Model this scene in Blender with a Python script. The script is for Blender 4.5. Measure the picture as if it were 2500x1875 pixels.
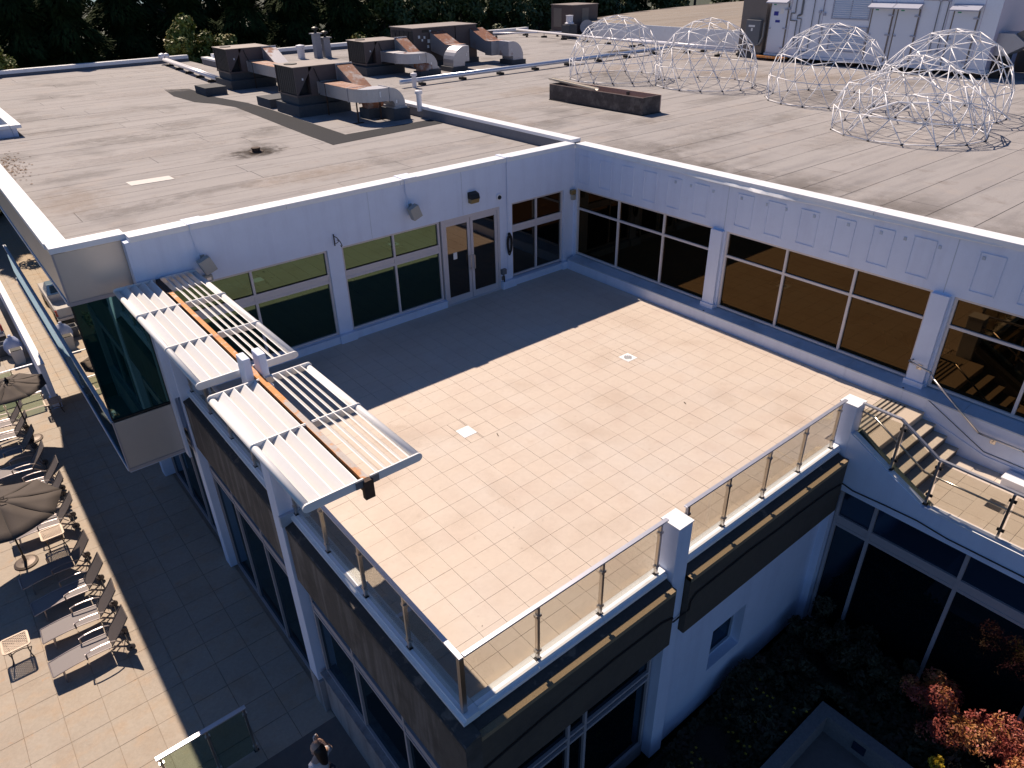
import bpy, bmesh, math, random
from mathutils import Vector, Matrix
random.seed(7)
PI=math.pi
for o in list(bpy.data.objects): bpy.data.objects.remove(o)
SC=bpy.context.scene
COL=SC.collection
# ---------------------------------------------------------------- camera
CAM=Vector((15.6263,16.1554,8.6929))
cd=bpy.data.cameras.new('camera'); cam=bpy.data.objects.new('camera',cd); COL.objects.link(cam)
yaw=math.radians(225+6.2633); pit=math.radians(-30.6044); rol=math.radians(-1.1782)
F=Vector((math.cos(pit)*math.cos(yaw),math.cos(pit)*math.sin(yaw),math.sin(pit)))
Rr=Vector((math.sin(yaw),-math.cos(yaw),0)); Uu=Rr.cross(F)
R2=Rr*math.cos(rol)+Uu*math.sin(rol); U2=-Rr*math.sin(rol)+Uu*math.cos(rol)
cam.matrix_world=Matrix(((R2.x,U2.x,-F.x,CAM.x),(R2.y,U2.y,-F.y,CAM.y),(R2.z,U2.z,-F.z,CAM.z),(0,0,0,1)))
cd.sensor_width=36; cd.lens=1742.06/2500*36; cd.clip_start=.1; cd.clip_end=2000
SC.camera=cam
# ---------------------------------------------------------------- light
SUN=Vector((.115,.875,-1.0)).normalized()      # direction the light travels
W=bpy.data.worlds.new('World'); SC.world=W; W.use_nodes=True
wn=W.node_tree.nodes; wl=W.node_tree.links
sky=wn.new('ShaderNodeTexSky'); sky.sky_type='NISHITA'; sky.sun_disc=False
sky.sun_elevation=math.asin(-SUN.z); sky.sun_rotation=math.atan2(-SUN.x,-SUN.y)
sky.air_density=.75; sky.dust_density=0.0; sky.ozone_density=9.0; sky.altitude=600
bg=wn['Background']; bg.inputs[1].default_value=.072
wl.new(sky.outputs[0],bg.inputs[0])
sl=bpy.data.lights.new('sun','SUN'); so=bpy.data.objects.new('sun',sl); COL.objects.link(so)
sl.energy=5.0; sl.angle=math.radians(.53); sl.color=(1,.83,.67)
so.rotation_euler=SUN.to_track_quat('-Z','Y').to_euler(); so.location=(0,-30,60)
vs=SC.view_settings; vs.view_transform='Standard'; vs.look='None'; vs.gamma=1; vs.use_curve_mapping=False; vs.exposure=.38
SC.render.engine='CYCLES'
try:
    SC.cycles.max_bounces=8; SC.cycles.diffuse_bounces=2; SC.cycles.glossy_bounces=4; SC.cycles.transparent_max_bounces=16
    SC.cycles.caustics_reflective=False; SC.cycles.caustics_refractive=False
except Exception: pass
# ---------------------------------------------------------------- materials
def mat(name,col,rough=.6,metal=0,var=0.0,scale=3.0,col2=None,thr=(.45,.65),rnd=0.0,bump=0.0,bscale=40,streak=None,streakcol=None,spec=.5,det=6,f2=1.0,stain=None,edge=False):
    m=bpy.data.materials.new(name); m.use_nodes=True
    n=m.node_tree.nodes; l=m.node_tree.links; b=n['Principled BSDF']
    b.inputs['Roughness'].default_value=rough; b.inputs['Metallic'].default_value=metal
    b.inputs['Specular IOR Level'].default_value=spec
    geo=n.new('ShaderNodeNewGeometry')
    cur=None
    rgb=n.new('ShaderNodeRGB'); rgb.outputs[0].default_value=(*col,1); cur=rgb.outputs[0]
    def mapping(sc3):
        mp=n.new('ShaderNodeMapping'); mp.inputs['Scale'].default_value=sc3; l.new(geo.outputs['Position'],mp.inputs[0]); return mp.outputs[0]
    def noise(sc,vec,detail=det,rough_=.6):
        t=n.new('ShaderNodeTexNoise'); t.inputs['Scale'].default_value=sc; t.inputs['Detail'].default_value=detail; t.inputs['Roughness'].default_value=rough_; l.new(vec,t.inputs[0]); return t.outputs['Fac']
    def ramp(f,a,b_):
        r=n.new('ShaderNodeMapRange'); r.inputs[1].default_value=a; r.inputs[2].default_value=b_; l.new(f,r.inputs[0]); return r.outputs[0]
    def mix(f,a,b_,blend='MIX',fac=None):
        x=n.new('ShaderNodeMix'); x.data_type='RGBA'; x.blend_type=blend
        if f is not None: l.new(f,x.inputs[0])
        else: x.inputs[0].default_value=fac
        l.new(a,x.inputs[6])
        if isinstance(b_,tuple): x.inputs[7].default_value=(*b_,1)
        else: l.new(b_,x.inputs[7])
        return x.outputs[2]
    if rnd:
        oi=n.new('ShaderNodeObjectInfo'); h=n.new('ShaderNodeHueSaturation')
        mr=n.new('ShaderNodeMapRange'); mr.inputs[3].default_value=1-rnd; mr.inputs[4].default_value=1+rnd; l.new(oi.outputs['Random'],mr.inputs[0])
        l.new(mr.outputs[0],h.inputs['Value']); 
        ms=n.new('ShaderNodeMath'); ms.operation='MULTIPLY'; ms.inputs[1].default_value=7.31; l.new(oi.outputs['Random'],ms.inputs[0])
        fr=n.new('ShaderNodeMath'); fr.operation='FRACT'; l.new(ms.outputs[0],fr.inputs[0])
        m3=n.new('ShaderNodeMapRange'); m3.inputs[3].default_value=1-2*rnd; m3.inputs[4].default_value=1+2*rnd; l.new(fr.outputs[0],m3.inputs[0]); l.new(m3.outputs[0],h.inputs['Saturation'])
        l.new(cur,h.inputs['Color']); cur=h.outputs[0]
    if col2 is not None:
        f=ramp(noise(scale,mapping((1,1,1))),thr[0],thr[1])
        if f2!=1.0:
            mm=n.new('ShaderNodeMath'); mm.operation='MULTIPLY'; mm.inputs[1].default_value=f2; l.new(f,mm.inputs[0]); f=mm.outputs[0]
        cur=mix(f,cur,tuple(col2))
    if streak is not None:
        f=ramp(noise(1.0,mapping(streak)),.48,.72); cur=mix(f,cur,tuple(streakcol))
    if stain is not None:     # list of (scale, lo, hi, colour, amount)
        for sc_,lo,hi,c_,am in stain:
            f=ramp(noise(sc_,mapping((1,1,1)),4,.55),lo,hi)
            mm=n.new('ShaderNodeMath'); mm.operation='MULTIPLY'; mm.inputs[1].default_value=am; l.new(f,mm.inputs[0])
            cur=mix(mm.outputs[0],cur,tuple(c_))
    if edge:
        sp=n.new('ShaderNodeSeparateXYZ'); l.new(geo.outputs['Position'],sp.inputs[0])
        a1=ramp(sp.outputs[0],-3.4,-.5); a2=ramp(sp.outputs[0],-.2,-.32); a3=ramp(sp.outputs[1],.0,2.5)
        q=n.new('ShaderNodeMath'); q.operation='MULTIPLY'; l.new(a1,q.inputs[0]); l.new(a2,q.inputs[1])
        q2=n.new('ShaderNodeMath'); q2.operation='MULTIPLY'; l.new(q.outputs[0],q2.inputs[0]); l.new(a3,q2.inputs[1])
        f=ramp(noise(.8,mapping((1,1,1)),5,.65),.42,.58)
        q3=n.new('ShaderNodeMath'); q3.operation='MULTIPLY'; l.new(f,q3.inputs[0]); l.new(q2.outputs[0],q3.inputs[1])
        q4=n.new('ShaderNodeMath'); q4.operation='MULTIPLY'; q4.inputs[1].default_value=.6; l.new(q3.outputs[0],q4.inputs[0])
        cur=mix(q4.outputs[0],cur,(.10,.085,.075))
    if var:
        f=noise(scale*3.7,mapping((1,1,1)),8,.7)
        mr=n.new('ShaderNodeMapRange'); mr.inputs[3].default_value=1-var*1.6; mr.inputs[4].default_value=1+var*1.6; mr.inputs[1].default_value=.2; mr.inputs[2].default_value=.8; l.new(f,mr.inputs[0])
        x=n.new('ShaderNodeVectorMath'); x.operation='SCALE'; l.new(cur,x.inputs[0]); l.new(mr.outputs[0],x.inputs['Scale']); cur=x.outputs[0]
    l.new(cur,b.inputs['Base Color'])
    if bump:
        bp=n.new('ShaderNodeBump'); bp.inputs['Strength'].default_value=bump; bp.inputs['Distance'].default_value=.02
        l.new(noise(bscale,mapping((1,1,1)),4),bp.inputs['Height']); l.new(bp.outputs[0],b.inputs['Normal'])
    return m
def mirror_glass(name,tint,dark=(.004,.006,.006),refl=.9,rough=.015,wav=.0):
    m=bpy.data.materials.new(name); m.use_nodes=True; n=m.node_tree.nodes; l=m.node_tree.links; n.remove(n['Principled BSDF'])
    out=n['Material Output']; d=n.new('ShaderNodeBsdfDiffuse'); d.inputs[0].default_value=(*dark,1)
    g=n.new('ShaderNodeBsdfGlossy'); g.inputs[0].default_value=(*tint,1); g.inputs['Roughness'].default_value=rough
    lw=n.new('ShaderNodeFresnel'); lw.inputs[0].default_value=2.2
    mx=n.new('ShaderNodeMixShader'); l.new(lw.outputs[0],mx.inputs[0]); 
    ad=n.new('ShaderNodeMath'); ad.operation='MULTIPLY'; ad.inputs[1].default_value=refl; l.new(lw.outputs[0],ad.inputs[0]); ad.use_clamp=True
    l.new(ad.outputs[0],mx.inputs[0]); l.new(d.outputs[0],mx.inputs[1]); l.new(g.outputs[0],mx.inputs[2]); l.new(mx.outputs[0],out.inputs[0])
    if wav:
        t=n.new('ShaderNodeTexNoise'); t.inputs['Scale'].default_value=.9; bp=n.new('ShaderNodeBump'); bp.inputs['Strength'].default_value=wav; bp.inputs['Distance'].default_value=.02
        ge=n.new('ShaderNodeNewGeometry'); l.new(ge.outputs['Position'],t.inputs[0]); l.new(t.outputs[0],bp.inputs['Height']); l.new(bp.outputs[0],g.inputs['Normal'])
    return m
def clear_glass(name,tint=(.86,.88,.86)):
    m=bpy.data.materials.new(name); m.use_nodes=True; n=m.node_tree.nodes; l=m.node_tree.links; n.remove(n['Principled BSDF'])
    out=n['Material Output']; t=n.new('ShaderNodeBsdfTransparent'); t.inputs[0].default_value=(*tint,1)
    g=n.new('ShaderNodeBsdfGlossy'); g.inputs[0].default_value=(.9,.95,.95,1); g.inputs['Roughness'].default_value=.01
    lw=n.new('ShaderNodeLayerWeight'); lw.inputs[0].default_value=.5; mx=n.new('ShaderNodeMixShader')
    pw=n.new('ShaderNodeMath'); pw.operation='POWER'; pw.inputs[1].default_value=4.0; l.new(lw.outputs['Facing'],pw.inputs[0])
    ma=n.new('ShaderNodeMath'); ma.operation='MULTIPLY_ADD'; ma.inputs[1].default_value=.75; ma.inputs[2].default_value=.035; l.new(pw.outputs[0],ma.inputs[0])
    l.new(ma.outputs[0],mx.inputs[0]); l.new(t.outputs[0],mx.inputs[1]); l.new(g.outputs[0],mx.inputs[2]); l.new(mx.outputs[0],out.inputs[0])
    return m
M={}
M['white']=mat('white_paint_shade_blue',(.70,.78,.96),.55,var=.03,scale=.6,streak=(3,3,.25),streakcol=(.64,.71,.89),bump=.05,bscale=60)  # white walls, with the blue of their shade mixed into the base colour
M['coping']=mat('white_coping_metal',(.84,.86,.90),.38,var=.03,scale=1.3,stain=[(2.2,.6,.75,(.62,.60,.58),.35)])
M['ledge']=mat('painted_ledge',(.50,.58,.70),.5,var=.05,scale=1.5,stain=[(1.7,.5,.7,(.3,.34,.4),.5)])
M['frame']=mat('window_frame_paint',(.60,.56,.58),.45,var=.03)
M['frameR']=mat('window_frame_silver',(.66,.62,.62),.4,var=.03)
M['framelow']=mat('window_frame_taupe',(.40,.37,.39),.45,var=.03)
M['tile']=mat('terrace_tile',(.565,.485,.418),.6,var=.035,scale=2.2,rnd=.025,stain=[(1.3,.50,.72,(.50,.40,.34),.45),(.5,.5,.75,(.60,.56,.53),.5),(4.5,.60,.75,(.46,.36,.29),.3),(9,.66,.76,(.42,.32,.25),.3)],bump=.04,bscale=70,spec=.35)
M['grout']=mat('tile_grout',(.33,.27,.22),.9,var=.1)
M['paver']=mat('deck_paver',(.40,.345,.285),.8,var=.09,scale=4,rnd=.035,stain=[(2.0,.5,.7,(.44,.31,.20),.45),(1.1,.52,.72,(.33,.25,.18),.4),(5,.66,.74,(.50,.26,.12),.35)],bump=.25,bscale=90)
M['slab']=mat('plain_concrete_slab',(.15,.13,.12),.85,var=.1,scale=2,bump=.2)
M['membrane']=mat('roof_membrane',(.32,.305,.305),.9,edge=True,var=.07,scale=6,rnd=.045,streak=(.35,3.2,1),streakcol=(.25,.24,.245),stain=[(.38,.56,.70,(.17,.16,.16),.75),(.9,.56,.72,(.36,.32,.30),.5),(1.7,.6,.72,(.2,.17,.155),.45)],bump=.2,bscale=120)
M['membrane2']=mat('roof_membrane_tan',(.27,.235,.20),.9,var=.07,scale=5,rnd=.05,streak=(.3,3,1),streakcol=(.22,.175,.14),bump=.1)
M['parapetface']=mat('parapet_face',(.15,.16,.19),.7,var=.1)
M['lap']=mat('lap_joint_bitumen',(.11,.09,.08),.95)  # dark bitumen base that shows in the gaps between roof sheets
M['stainlight']=mat('runoff_stain',(.19,.165,.145),.9,var=.2,scale=6)
M['patch']=mat('new_bitumen_strip',(.052,.054,.060),.95,spec=.1,var=.2,scale=5,bump=.2)
M['whitepatch']=mat('white_repair_strip',(.62,.60,.58),.8,var=.05)
M['stain']=mat('drain_stain',(.07,.055,.045),.95,var=.3,scale=10)
M['concrete']=mat('weathered_concrete',(.095,.082,.072),.85,var=.12,scale=2.4,streak=(5,5,.35),streakcol=(.22,.19,.17),stain=[(1.5,.5,.7,(.05,.042,.036),.7)],bump=.25,bscale=50)
M['concdark']=mat('dark_concrete_band',(.085,.07,.055),.85,var=.1,scale=2.4,stain=[(1.2,.5,.7,(.055,.045,.04),.6)],bump=.2,bscale=50)
M['ledgeagg']=mat('aggregate_ledge',(.27,.20,.12),.9,var=.25,scale=18,bump=.5,bscale=90)
M['blackledge']=mat('bitumen_ledge',(.055,.05,.048),.8,var=.2,scale=4,stain=[(3,.62,.7,(.25,.2,.16),.5)])
M['plinth']=mat('plinth_concrete',(.36,.33,.33),.85,var=.1,scale=3,streak=(4,4,.5),streakcol=(.2,.18,.18),bump=.2)
M['curbstone']=mat('planter_concrete',(.17,.17,.175),.9,var=.15,scale=5,bump=.4,bscale=70)
M['steel']=mat('brushed_steel',(.62,.58,.54),.28,1.0,var=.04)
M['alu']=mat('satin_rail',(.55,.56,.62),.42,.75,var=.04)
M['dark']=mat('dark_rubber',(.015,.015,.015),.7)
M['black']=mat('black_metal',(.02,.018,.018),.45,.3)
M['bronze']=mat('bronze_cast_metal',(.10,.075,.06),.5,.4)
M['tabletop']=mat('table_top_bronze',(.45,.35,.27),.5,.1,var=.06)
M['shade']=mat('sunshade_white_metal',(.80,.80,.80),.4,var=.02,stain=[(1.2,.58,.75,(.66,.62,.58),.4)])
M['rustbeam']=mat('primer_orange_steel',(.62,.245,.06),.7,var=.10,scale=5,stain=[(6,.56,.64,(.62,.55,.48),.7),(3,.58,.66,(.35,.12,.03),.6)])
M['rustdark']=mat('dark_rust_steel',(.055,.030,.02),.8,var=.3,scale=5)
M['greybeam']=mat('bare_grey_steel',(.42,.38,.36),.7,var=.12,scale=6,stain=[(5,.56,.64,(.55,.24,.07),.8)])
M['hvac']=mat('hvac_brown_paint',(.105,.078,.075),.55,var=.08,scale=3)
M['hvactop']=mat('hvac_top_faded',(.27,.23,.21),.6,var=.08,scale=3,stain=[(2,.5,.7,(.19,.16,.15),.6)])
M['coil']=mat('hvac_coil_black',(.02,.02,.023),.6,var=.2,scale=20)
M['galv']=mat('galvanised_sheet',(.42,.42,.45),.42,.55,var=.08,scale=6,stain=[(2.2,.58,.70,(.36,.22,.14),.3)])
M['rust']=mat('rusty_sheet',(.50,.47,.46),.6,.0,var=.12,scale=4,stain=[(1.5,.30,.50,(.23,.075,.03),.95),(5,.45,.58,(.30,.12,.055),.85),(9,.6,.68,(.45,.4,.38),.7)])
M['rustlight']=mat('rust_streaked_sheet',(.52,.51,.54),.45,.4,var=.08,scale=4,stain=[(1.1,.57,.64,(.23,.085,.04),.9)])
M['curbblue']=mat('bitumen_curb',(.07,.075,.085),.85,var=.15,scale=3)
M['pipe']=mat('white_pipe_jacket',(.72,.72,.78),.35,.1,var=.04)
M['bluepipe']=mat('foil_pipe_jacket',(.60,.66,.78),.3,.6,var=.06)
M['woodgrey']=mat('weathered_plywood',(.075,.062,.06),.85,var=.25,scale=3,streak=(1,1,6),streakcol=(.045,.038,.036),stain=[(3,.5,.62,(.15,.13,.12),.6)],bump=.2)
M['woodpink']=mat('raw_plywood_inside',(.42,.30,.25),.85,var=.15,scale=5)
M['gutter']=mat('cream_gutter',(.66,.60,.50),.5)
M['dome']=mat('white_pvc_tube',(.86,.86,.90),.4)
M['hub']=mat('dome_hub',(.38,.42,.50),.4,.5)
M['umb']=mat('taupe_canvas',(.082,.067,.060),.9,var=.05,scale=8,bump=.15,bscale=200)
M['sling']=mat('grey_sling_mesh',(.26,.235,.235),.75,var=.10,scale=40,bump=.3,bscale=300)
M['slingdark']=mat('brown_sling_mesh',(.095,.078,.072),.75,var=.10,scale=40,bump=.3,bscale=300)
M['lframe']=mat('champagne_aluminium',(.36,.32,.32),.35,.7)
M['wheel']=mat('grey_wheel',(.16,.14,.13),.6)
M['railglass']=clear_glass('rail_glass',(.83,.82,.78))
M['railglassG']=clear_glass('rail_glass_green',(.70,.77,.70))
M['winR']=mirror_glass('bronze_window_glass',(.34,.225,.11),(.002,.0015,.001),1.0,wav=.03)
M['winG']=mirror_glass('green_window_glass',(.36,.56,.36),(.0006,.002,.006),1.3,wav=.03)
M['winB']=mirror_glass('clear_dark_window_glass',(.55,.47,.38),(.001,.002,.004),1.5,wav=.02)
M['winlow']=mirror_glass('teal_window_glass',(.35,.50,.60),(.002,.006,.009),1.0)
M['winspan']=mirror_glass('blue_spandrel_glass',(.4,.55,.7),(.012,.026,.05),.8)
M['winbay']=mirror_glass('teal_bay_glass',(.42,.80,.74),(.001,.022,.022),1.6)
M['winbaymirror']=mirror_glass('bay_mirror_glass',(.95,.9,.8),(.004,.006,.008),2.2)
M['panelmetal']=mat('champagne_panel',(.60,.55,.50),.38,.35,var=.02,scale=1)
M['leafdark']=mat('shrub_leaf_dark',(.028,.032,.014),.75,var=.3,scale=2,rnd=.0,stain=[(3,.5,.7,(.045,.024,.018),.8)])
M['leafgreen']=mat('leaf_green',(.045,.075,.018),.6,var=.3,scale=1.5,stain=[(1.2,.5,.68,(.13,.13,.03),.7)])
M['leafbright']=mat('leaf_yellow_green',(.13,.16,.025),.6,var=.3,scale=1.5,stain=[(1.5,.5,.65,(.3,.19,.03),.6)])
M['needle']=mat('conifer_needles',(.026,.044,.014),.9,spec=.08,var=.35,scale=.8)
M['bark']=mat('bark',(.06,.045,.035),.9,var=.2,bump=.4)
M['leafred']=mat('leaf_red',(.30,.065,.05),.6,var=.3,scale=3,stain=[(2,.5,.62,(.42,.2,.05),.8)])
M['leafyellow']=mat('leaf_yellow',(.5,.36,.02),.6,var=.2,scale=5)
M['soil']=mat('garden_soil',(.02,.016,.012),.95,var=.3,bump=.4)
M['grass']=mat('ground_grass',(.035,.045,.02),.9,var=.3,scale=1)
M['asphalt']=mat('asphalt',(.05,.05,.05),.9,var=.15)
M['unit_white']=mat('white_plant_room_paint',(.76,.81,.92),.45,var=.03)
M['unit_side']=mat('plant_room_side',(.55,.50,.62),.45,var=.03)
M['door_white']=mat('white_steel_door',(.70,.75,.86),.4)
M['louvre']=mat('grey_louvre',(.40,.42,.52),.45)
M['tan']=mat('tan_cabinet',(.20,.17,.15),.5,var=.05)
M['greybox']=mat('grey_box',(.14,.15,.17),.5)
M['greycast']=mat('light_grey_fixture',(.36,.36,.34),.5)
M['lampglass']=mat('amber_lamp_lens',(.26,.19,.08),.3)
M['anti']=mat('anti_slip_strip',(.02,.018,.02),.9)
M['step']=mat('aggregate_step',(.44,.375,.30),.85,var=.2,scale=14,bump=.4,bscale=90)
M['stepshade']=mat('step_riser_shade',(.17,.14,.115),.9,var=.2,scale=14)  # riser colour darkened to carry the shadow between the treads
M['nose']=mat('step_nosing',(.50,.42,.34),.8,var=.08,scale=8)
M['skin']=mat('skin',(.55,.34,.25),.5)
M['hair']=mat('dark_hair',(.018,.010,.008),.5)
M['shirt']=mat('white_shirt',(.72,.70,.74),.8)
M['jeans']=mat('dark_trousers',(.03,.035,.06),.8)
M['bag']=mat('blue_white_bag',(.42,.48,.66),.5,var=.15,scale=12,bump=.6,bscale=14)
M['bin']=mat('white_bin',(.60,.56,.52),.5)
M['truck']=mat('blue_grey_car_paint',(.20,.30,.42),.25,.5)
M['truckw']=mat('silver_car_paint',(.55,.55,.58),.3,.4)
M['carglass']=mirror_glass('car_glass',(.5,.5,.5),(.01,.01,.01))
M['redlamp']=mat('red_lamp',(.5,.03,.02),.3)
M['chimneym']=mat('concrete_grey_flue',(.30,.31,.35),.7,var=.15,scale=6)
M['cable']=mat('black_cable',(.01,.01,.01),.6)
M['decal']=mat('white_label',(.8,.8,.8),.5)
M['greendecal']=mat('green_label',(.02,.30,.20),.5)
M['reddecal']=mat('red_label',(.55,.02,.04),.5)
M['bluedecal']=mat('blue_label',(.02,.03,.30),.5)
def decalmat(name,col,am):
    m=bpy.data.materials.new(name); m.use_nodes=True; n=m.node_tree.nodes; l=m.node_tree.links; b=n['Principled BSDF']; b.inputs['Base Color'].default_value=(*col,1); b.inputs['Roughness'].default_value=.9; b.inputs['Specular IOR Level'].default_value=.1
    tc=n.new('ShaderNodeTexCoord'); ln=n.new('ShaderNodeVectorMath'); ln.operation='LENGTH'; l.new(tc.outputs['Object'],ln.inputs[0])
    g=n.new('ShaderNodeNewGeometry'); ns=n.new('ShaderNodeTexNoise'); ns.inputs['Scale'].default_value=2.6; ns.inputs['Detail'].default_value=8; ns.inputs['Roughness'].default_value=.65; l.new(g.outputs['Position'],ns.inputs[0])
    a=n.new('ShaderNodeMath'); a.operation='MULTIPLY_ADD'; a.inputs[1].default_value=2.0; a.inputs[2].default_value=-1.0; l.new(ns.outputs['Fac'],a.inputs[0])
    s_=n.new('ShaderNodeMath'); s_.operation='ADD'; l.new(ln.outputs['Value'],s_.inputs[0]); l.new(a.outputs[0],s_.inputs[1])
    r=n.new('ShaderNodeMapRange'); r.interpolation_type='SMOOTHSTEP'; r.inputs[1].default_value=1.0; r.inputs[2].default_value=.0; r.inputs[3].default_value=0; r.inputs[4].default_value=am; l.new(s_.outputs[0],r.inputs[0])
    e=n.new('ShaderNodeMapRange'); e.interpolation_type='SMOOTHSTEP'; e.inputs[1].default_value=1; e.inputs[2].default_value=.7; l.new(ln.outputs['Value'],e.inputs[0])
    q=n.new('ShaderNodeMath'); q.operation='MULTIPLY'; l.new(r.outputs[0],q.inputs[0]); l.new(e.outputs[0],q.inputs[1])
    l.new(q.outputs[0],b.inputs['Alpha']); return m
M['dk']=decalmat('dark_water_mark',(.14,.125,.115),.20); M['dk2']=decalmat('black_drain_dirt',(.05,.04,.034),.75); M['tn']=decalmat('tan_dust_mark',(.38,.29,.21),.22); M['tl']=decalmat('tile_dirt_mark',(.46,.33,.24),.085); M['lt']=decalmat('pale_dried_mark',(.46,.43,.42),.35)
# ---------------------------------------------------------------- builders
class B:
    def __init__(s): s.v=[]; s.f=[]
    def add(s,vs,fs):
        k=len(s.v); s.v+= [tuple(v) for v in vs]; s.f+=[tuple(i+k for i in f) for f in fs]; return s
    def box(s,x0,x1,y0,y1,z0,z1):
        return s.add([(x0,y0,z0),(x1,y0,z0),(x1,y1,z0),(x0,y1,z0),(x0,y0,z1),(x1,y0,z1),(x1,y1,z1),(x0,y1,z1)],
            [(0,3,2,1),(4,5,6,7),(0,1,5,4),(1,2,6,5),(2,3,7,6),(3,0,4,7)])
    def prism(s,pts,axis,a,b):   # pts 2d in the other two axes (order x,y,z without axis)
        def mk(p,t):
            if axis=='x': return (t,p[0],p[1])
            if axis=='y': return (p[0],t,p[1])
            return (p[0],p[1],t)
        n=len(pts); vs=[mk(p,a) for p in pts]+[mk(p,b) for p in pts]
        fs=[tuple(range(n))[::-1],tuple(range(n,2*n))]+[(i,(i+1)%n,n+(i+1)%n,n+i) for i in range(n)]
        return s.add(vs,fs)
    def tube(s,p,q,r,n=8,r2=None,cap=True):
        p=Vector(p); q=Vector(q); d=q-p
        if d.length<1e-6: return s
        d.normalize(); a=d.orthogonal().normalized(); b=d.cross(a); r2=r if r2 is None else r2
        vs=[]
        for c,rr in ((p,r),(q,r2)):
            for i in range(n):
                t=2*PI*i/n; vs.append(c+(a*math.cos(t)+b*math.sin(t))*rr)
        fs=[(i,(i+1)%n,n+(i+1)%n,n+i) for i in range(n)]
        if cap: fs+=[tuple(range(n))[::-1],tuple(range(n,2*n))]
        return s.add(vs,fs)
    def path(s,pts,r,n=8):
        for a,b in zip(pts[:-1],pts[1:]): s.tube(a,b,r,n)
        return s
    def bar(s,p,q,w,h,up=(0,0,1)):   # rectangular bar from p to q, w across, h along up
        p=Vector(p); q=Vector(q); d=(q-p).normalized(); up=Vector(up); a=d.cross(up)
        if a.length<1e-4: a=d.orthogonal()
        a.normalize(); u=a.cross(d).normalized()
        vs=[c+a*(i*w/2)+u*(j*h/2) for c in (p,q) for i,j in((-1,-1),(1,-1),(1,1),(-1,1))]
        return s.add(vs,[(0,1,2,3)[::-1],(4,5,6,7),(0,1,5,4),(1,2,6,5),(2,3,7,6),(3,0,4,7)])
    def sweep(s,pts,side,w,h):  # rectangular section swept; side fixed vector or list
        vs=[];n=len(pts); P=[Vector(p) for p in pts]
        for i,p in enumerate(P):
            t=(P[min(i+1,n-1)]-P[max(i-1,0)]).normalized()
            if side=='h': sd=t.cross(Vector((0,0,1))).normalized()
            else: sd=Vector(side)
            u=sd.cross(t).normalized()
            vs+=[p+sd*(a*w/2)+u*(b*h/2) for a,b in((-1,-1),(1,-1),(1,1),(-1,1))]
        fs=[]
        for i in range(n-1):
            for j in range(4): fs.append((4*i+j,4*i+(j+1)%4,4*i+4+(j+1)%4,4*i+4+j))
        fs+=[(3,2,1,0),tuple(4*(n-1)+j for j in range(4))]
        return s.add(vs,fs)
    def lathe(s,c,prof,n=16):
        vs=[];m=len(prof)
        for i in range(n):
            t=2*PI*i/n
            for r,z in prof: vs.append((c[0]+r*math.cos(t),c[1]+r*math.sin(t),c[2]+z))
        fs=[]
        for i in range(n):
            j=(i+1)%n
            for k in range(m-1): fs.append((i*m+k,j*m+k,j*m+k+1,i*m+k+1))
        fs.append(tuple(i*m for i in range(n))[::-1]); fs.append(tuple(i*m+m-1 for i in range(n)))
        return s.add(vs,fs)
    def mesh(s,name,org=(0,0,0),smooth=False):
        me=bpy.data.meshes.new(name); me.from_pydata([(v[0]-org[0],v[1]-org[1],v[2]-org[2]) for v in s.v],[],s.f)
        bm=bmesh.new(); bm.from_mesh(me); bmesh.ops.recalc_face_normals(bm,faces=bm.faces); bm.to_mesh(me); bm.free()
        if smooth:
            for p in me.polygons: p.use_smooth=True
        return me
    def build(s,name,m,parent=None,smooth=False,bevel=0,local=False,label=None,kind=None):
        org=(0,0,0)
        if parent is not None and not local: org=tuple(base(parent))
        me=s.mesh(name,org,smooth); me.materials.append(M[m] if isinstance(m,str) else m)
        o=bpy.data.objects.new(name,me); COL.objects.link(o); o.parent=parent; kid(parent,o)
        if bevel:
            md=o.modifiers.new('bevel','BEVEL'); md.width=bevel; md.segments=2; md.limit_method='ANGLE'
        if label: o['label']=label
        if kind: o['kind']=kind
        return o
def base(o):
    v=Vector((0,0,0))
    while o is not None: v=v+o.location; o=o.parent
    return v
def tag(o,label,cat,group=None):
    o['label']=label; o['category']=cat
    if group: o['group']=group
    return o
def thing(name,label,cat,loc=(0,0,0),group=None,rz=0):
    o=bpy.data.objects.new(name,None); COL.objects.link(o); o.location=loc; o.rotation_euler=(0,0,rz); o.empty_display_size=.3
    return tag(o,label,cat,group)
def inst(name,me,parent,loc,rot=None,scale=None):
    o=bpy.data.objects.new(name,me); COL.objects.link(o); o.parent=parent; kid(parent,o)
    o.location=loc
    if rot is not None: o.rotation_mode='QUATERNION'; o.rotation_quaternion=rot
    if scale is not None: o.scale=scale
    return o
CH={}
def kid(p,o):
    if p is not None: CH.setdefault(p.name,[]).append(o)
def dup(root,loc,label=None,rz=None,sc=None):
    def rec(o,par):
        c=o.copy(); COL.objects.link(c); c.parent=par; kid(par,c)
        for ch in CH.get(o.name,[]): rec(ch,c)
        return c
    r=rec(root,None); r.location=loc
    if rz is not None: r.rotation_euler=(0,0,rz)
    if sc is not None: r.scale=sc
    if label: r['label']=label
    return r
def struct(o): o['kind']='structure'; return o
def proj(x,y,z):
    d=Vector((x,y,z))-CAM; zz=d.dot(F)
    if zz<.1: return (-9,-9,zz)
    return (.5+1742.06*d.dot(R2)/zz/2500,.5-1742.06*d.dot(U2)/zz/1875,zz)
ZD=-5.5      # pool deck level
RL=3.5; RR=3.75; H=3.92
# ================================================================ ground and floors
struct(B().box(-400,400,-400,400,-6.2,-5.62).build('ground','grass'))
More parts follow.
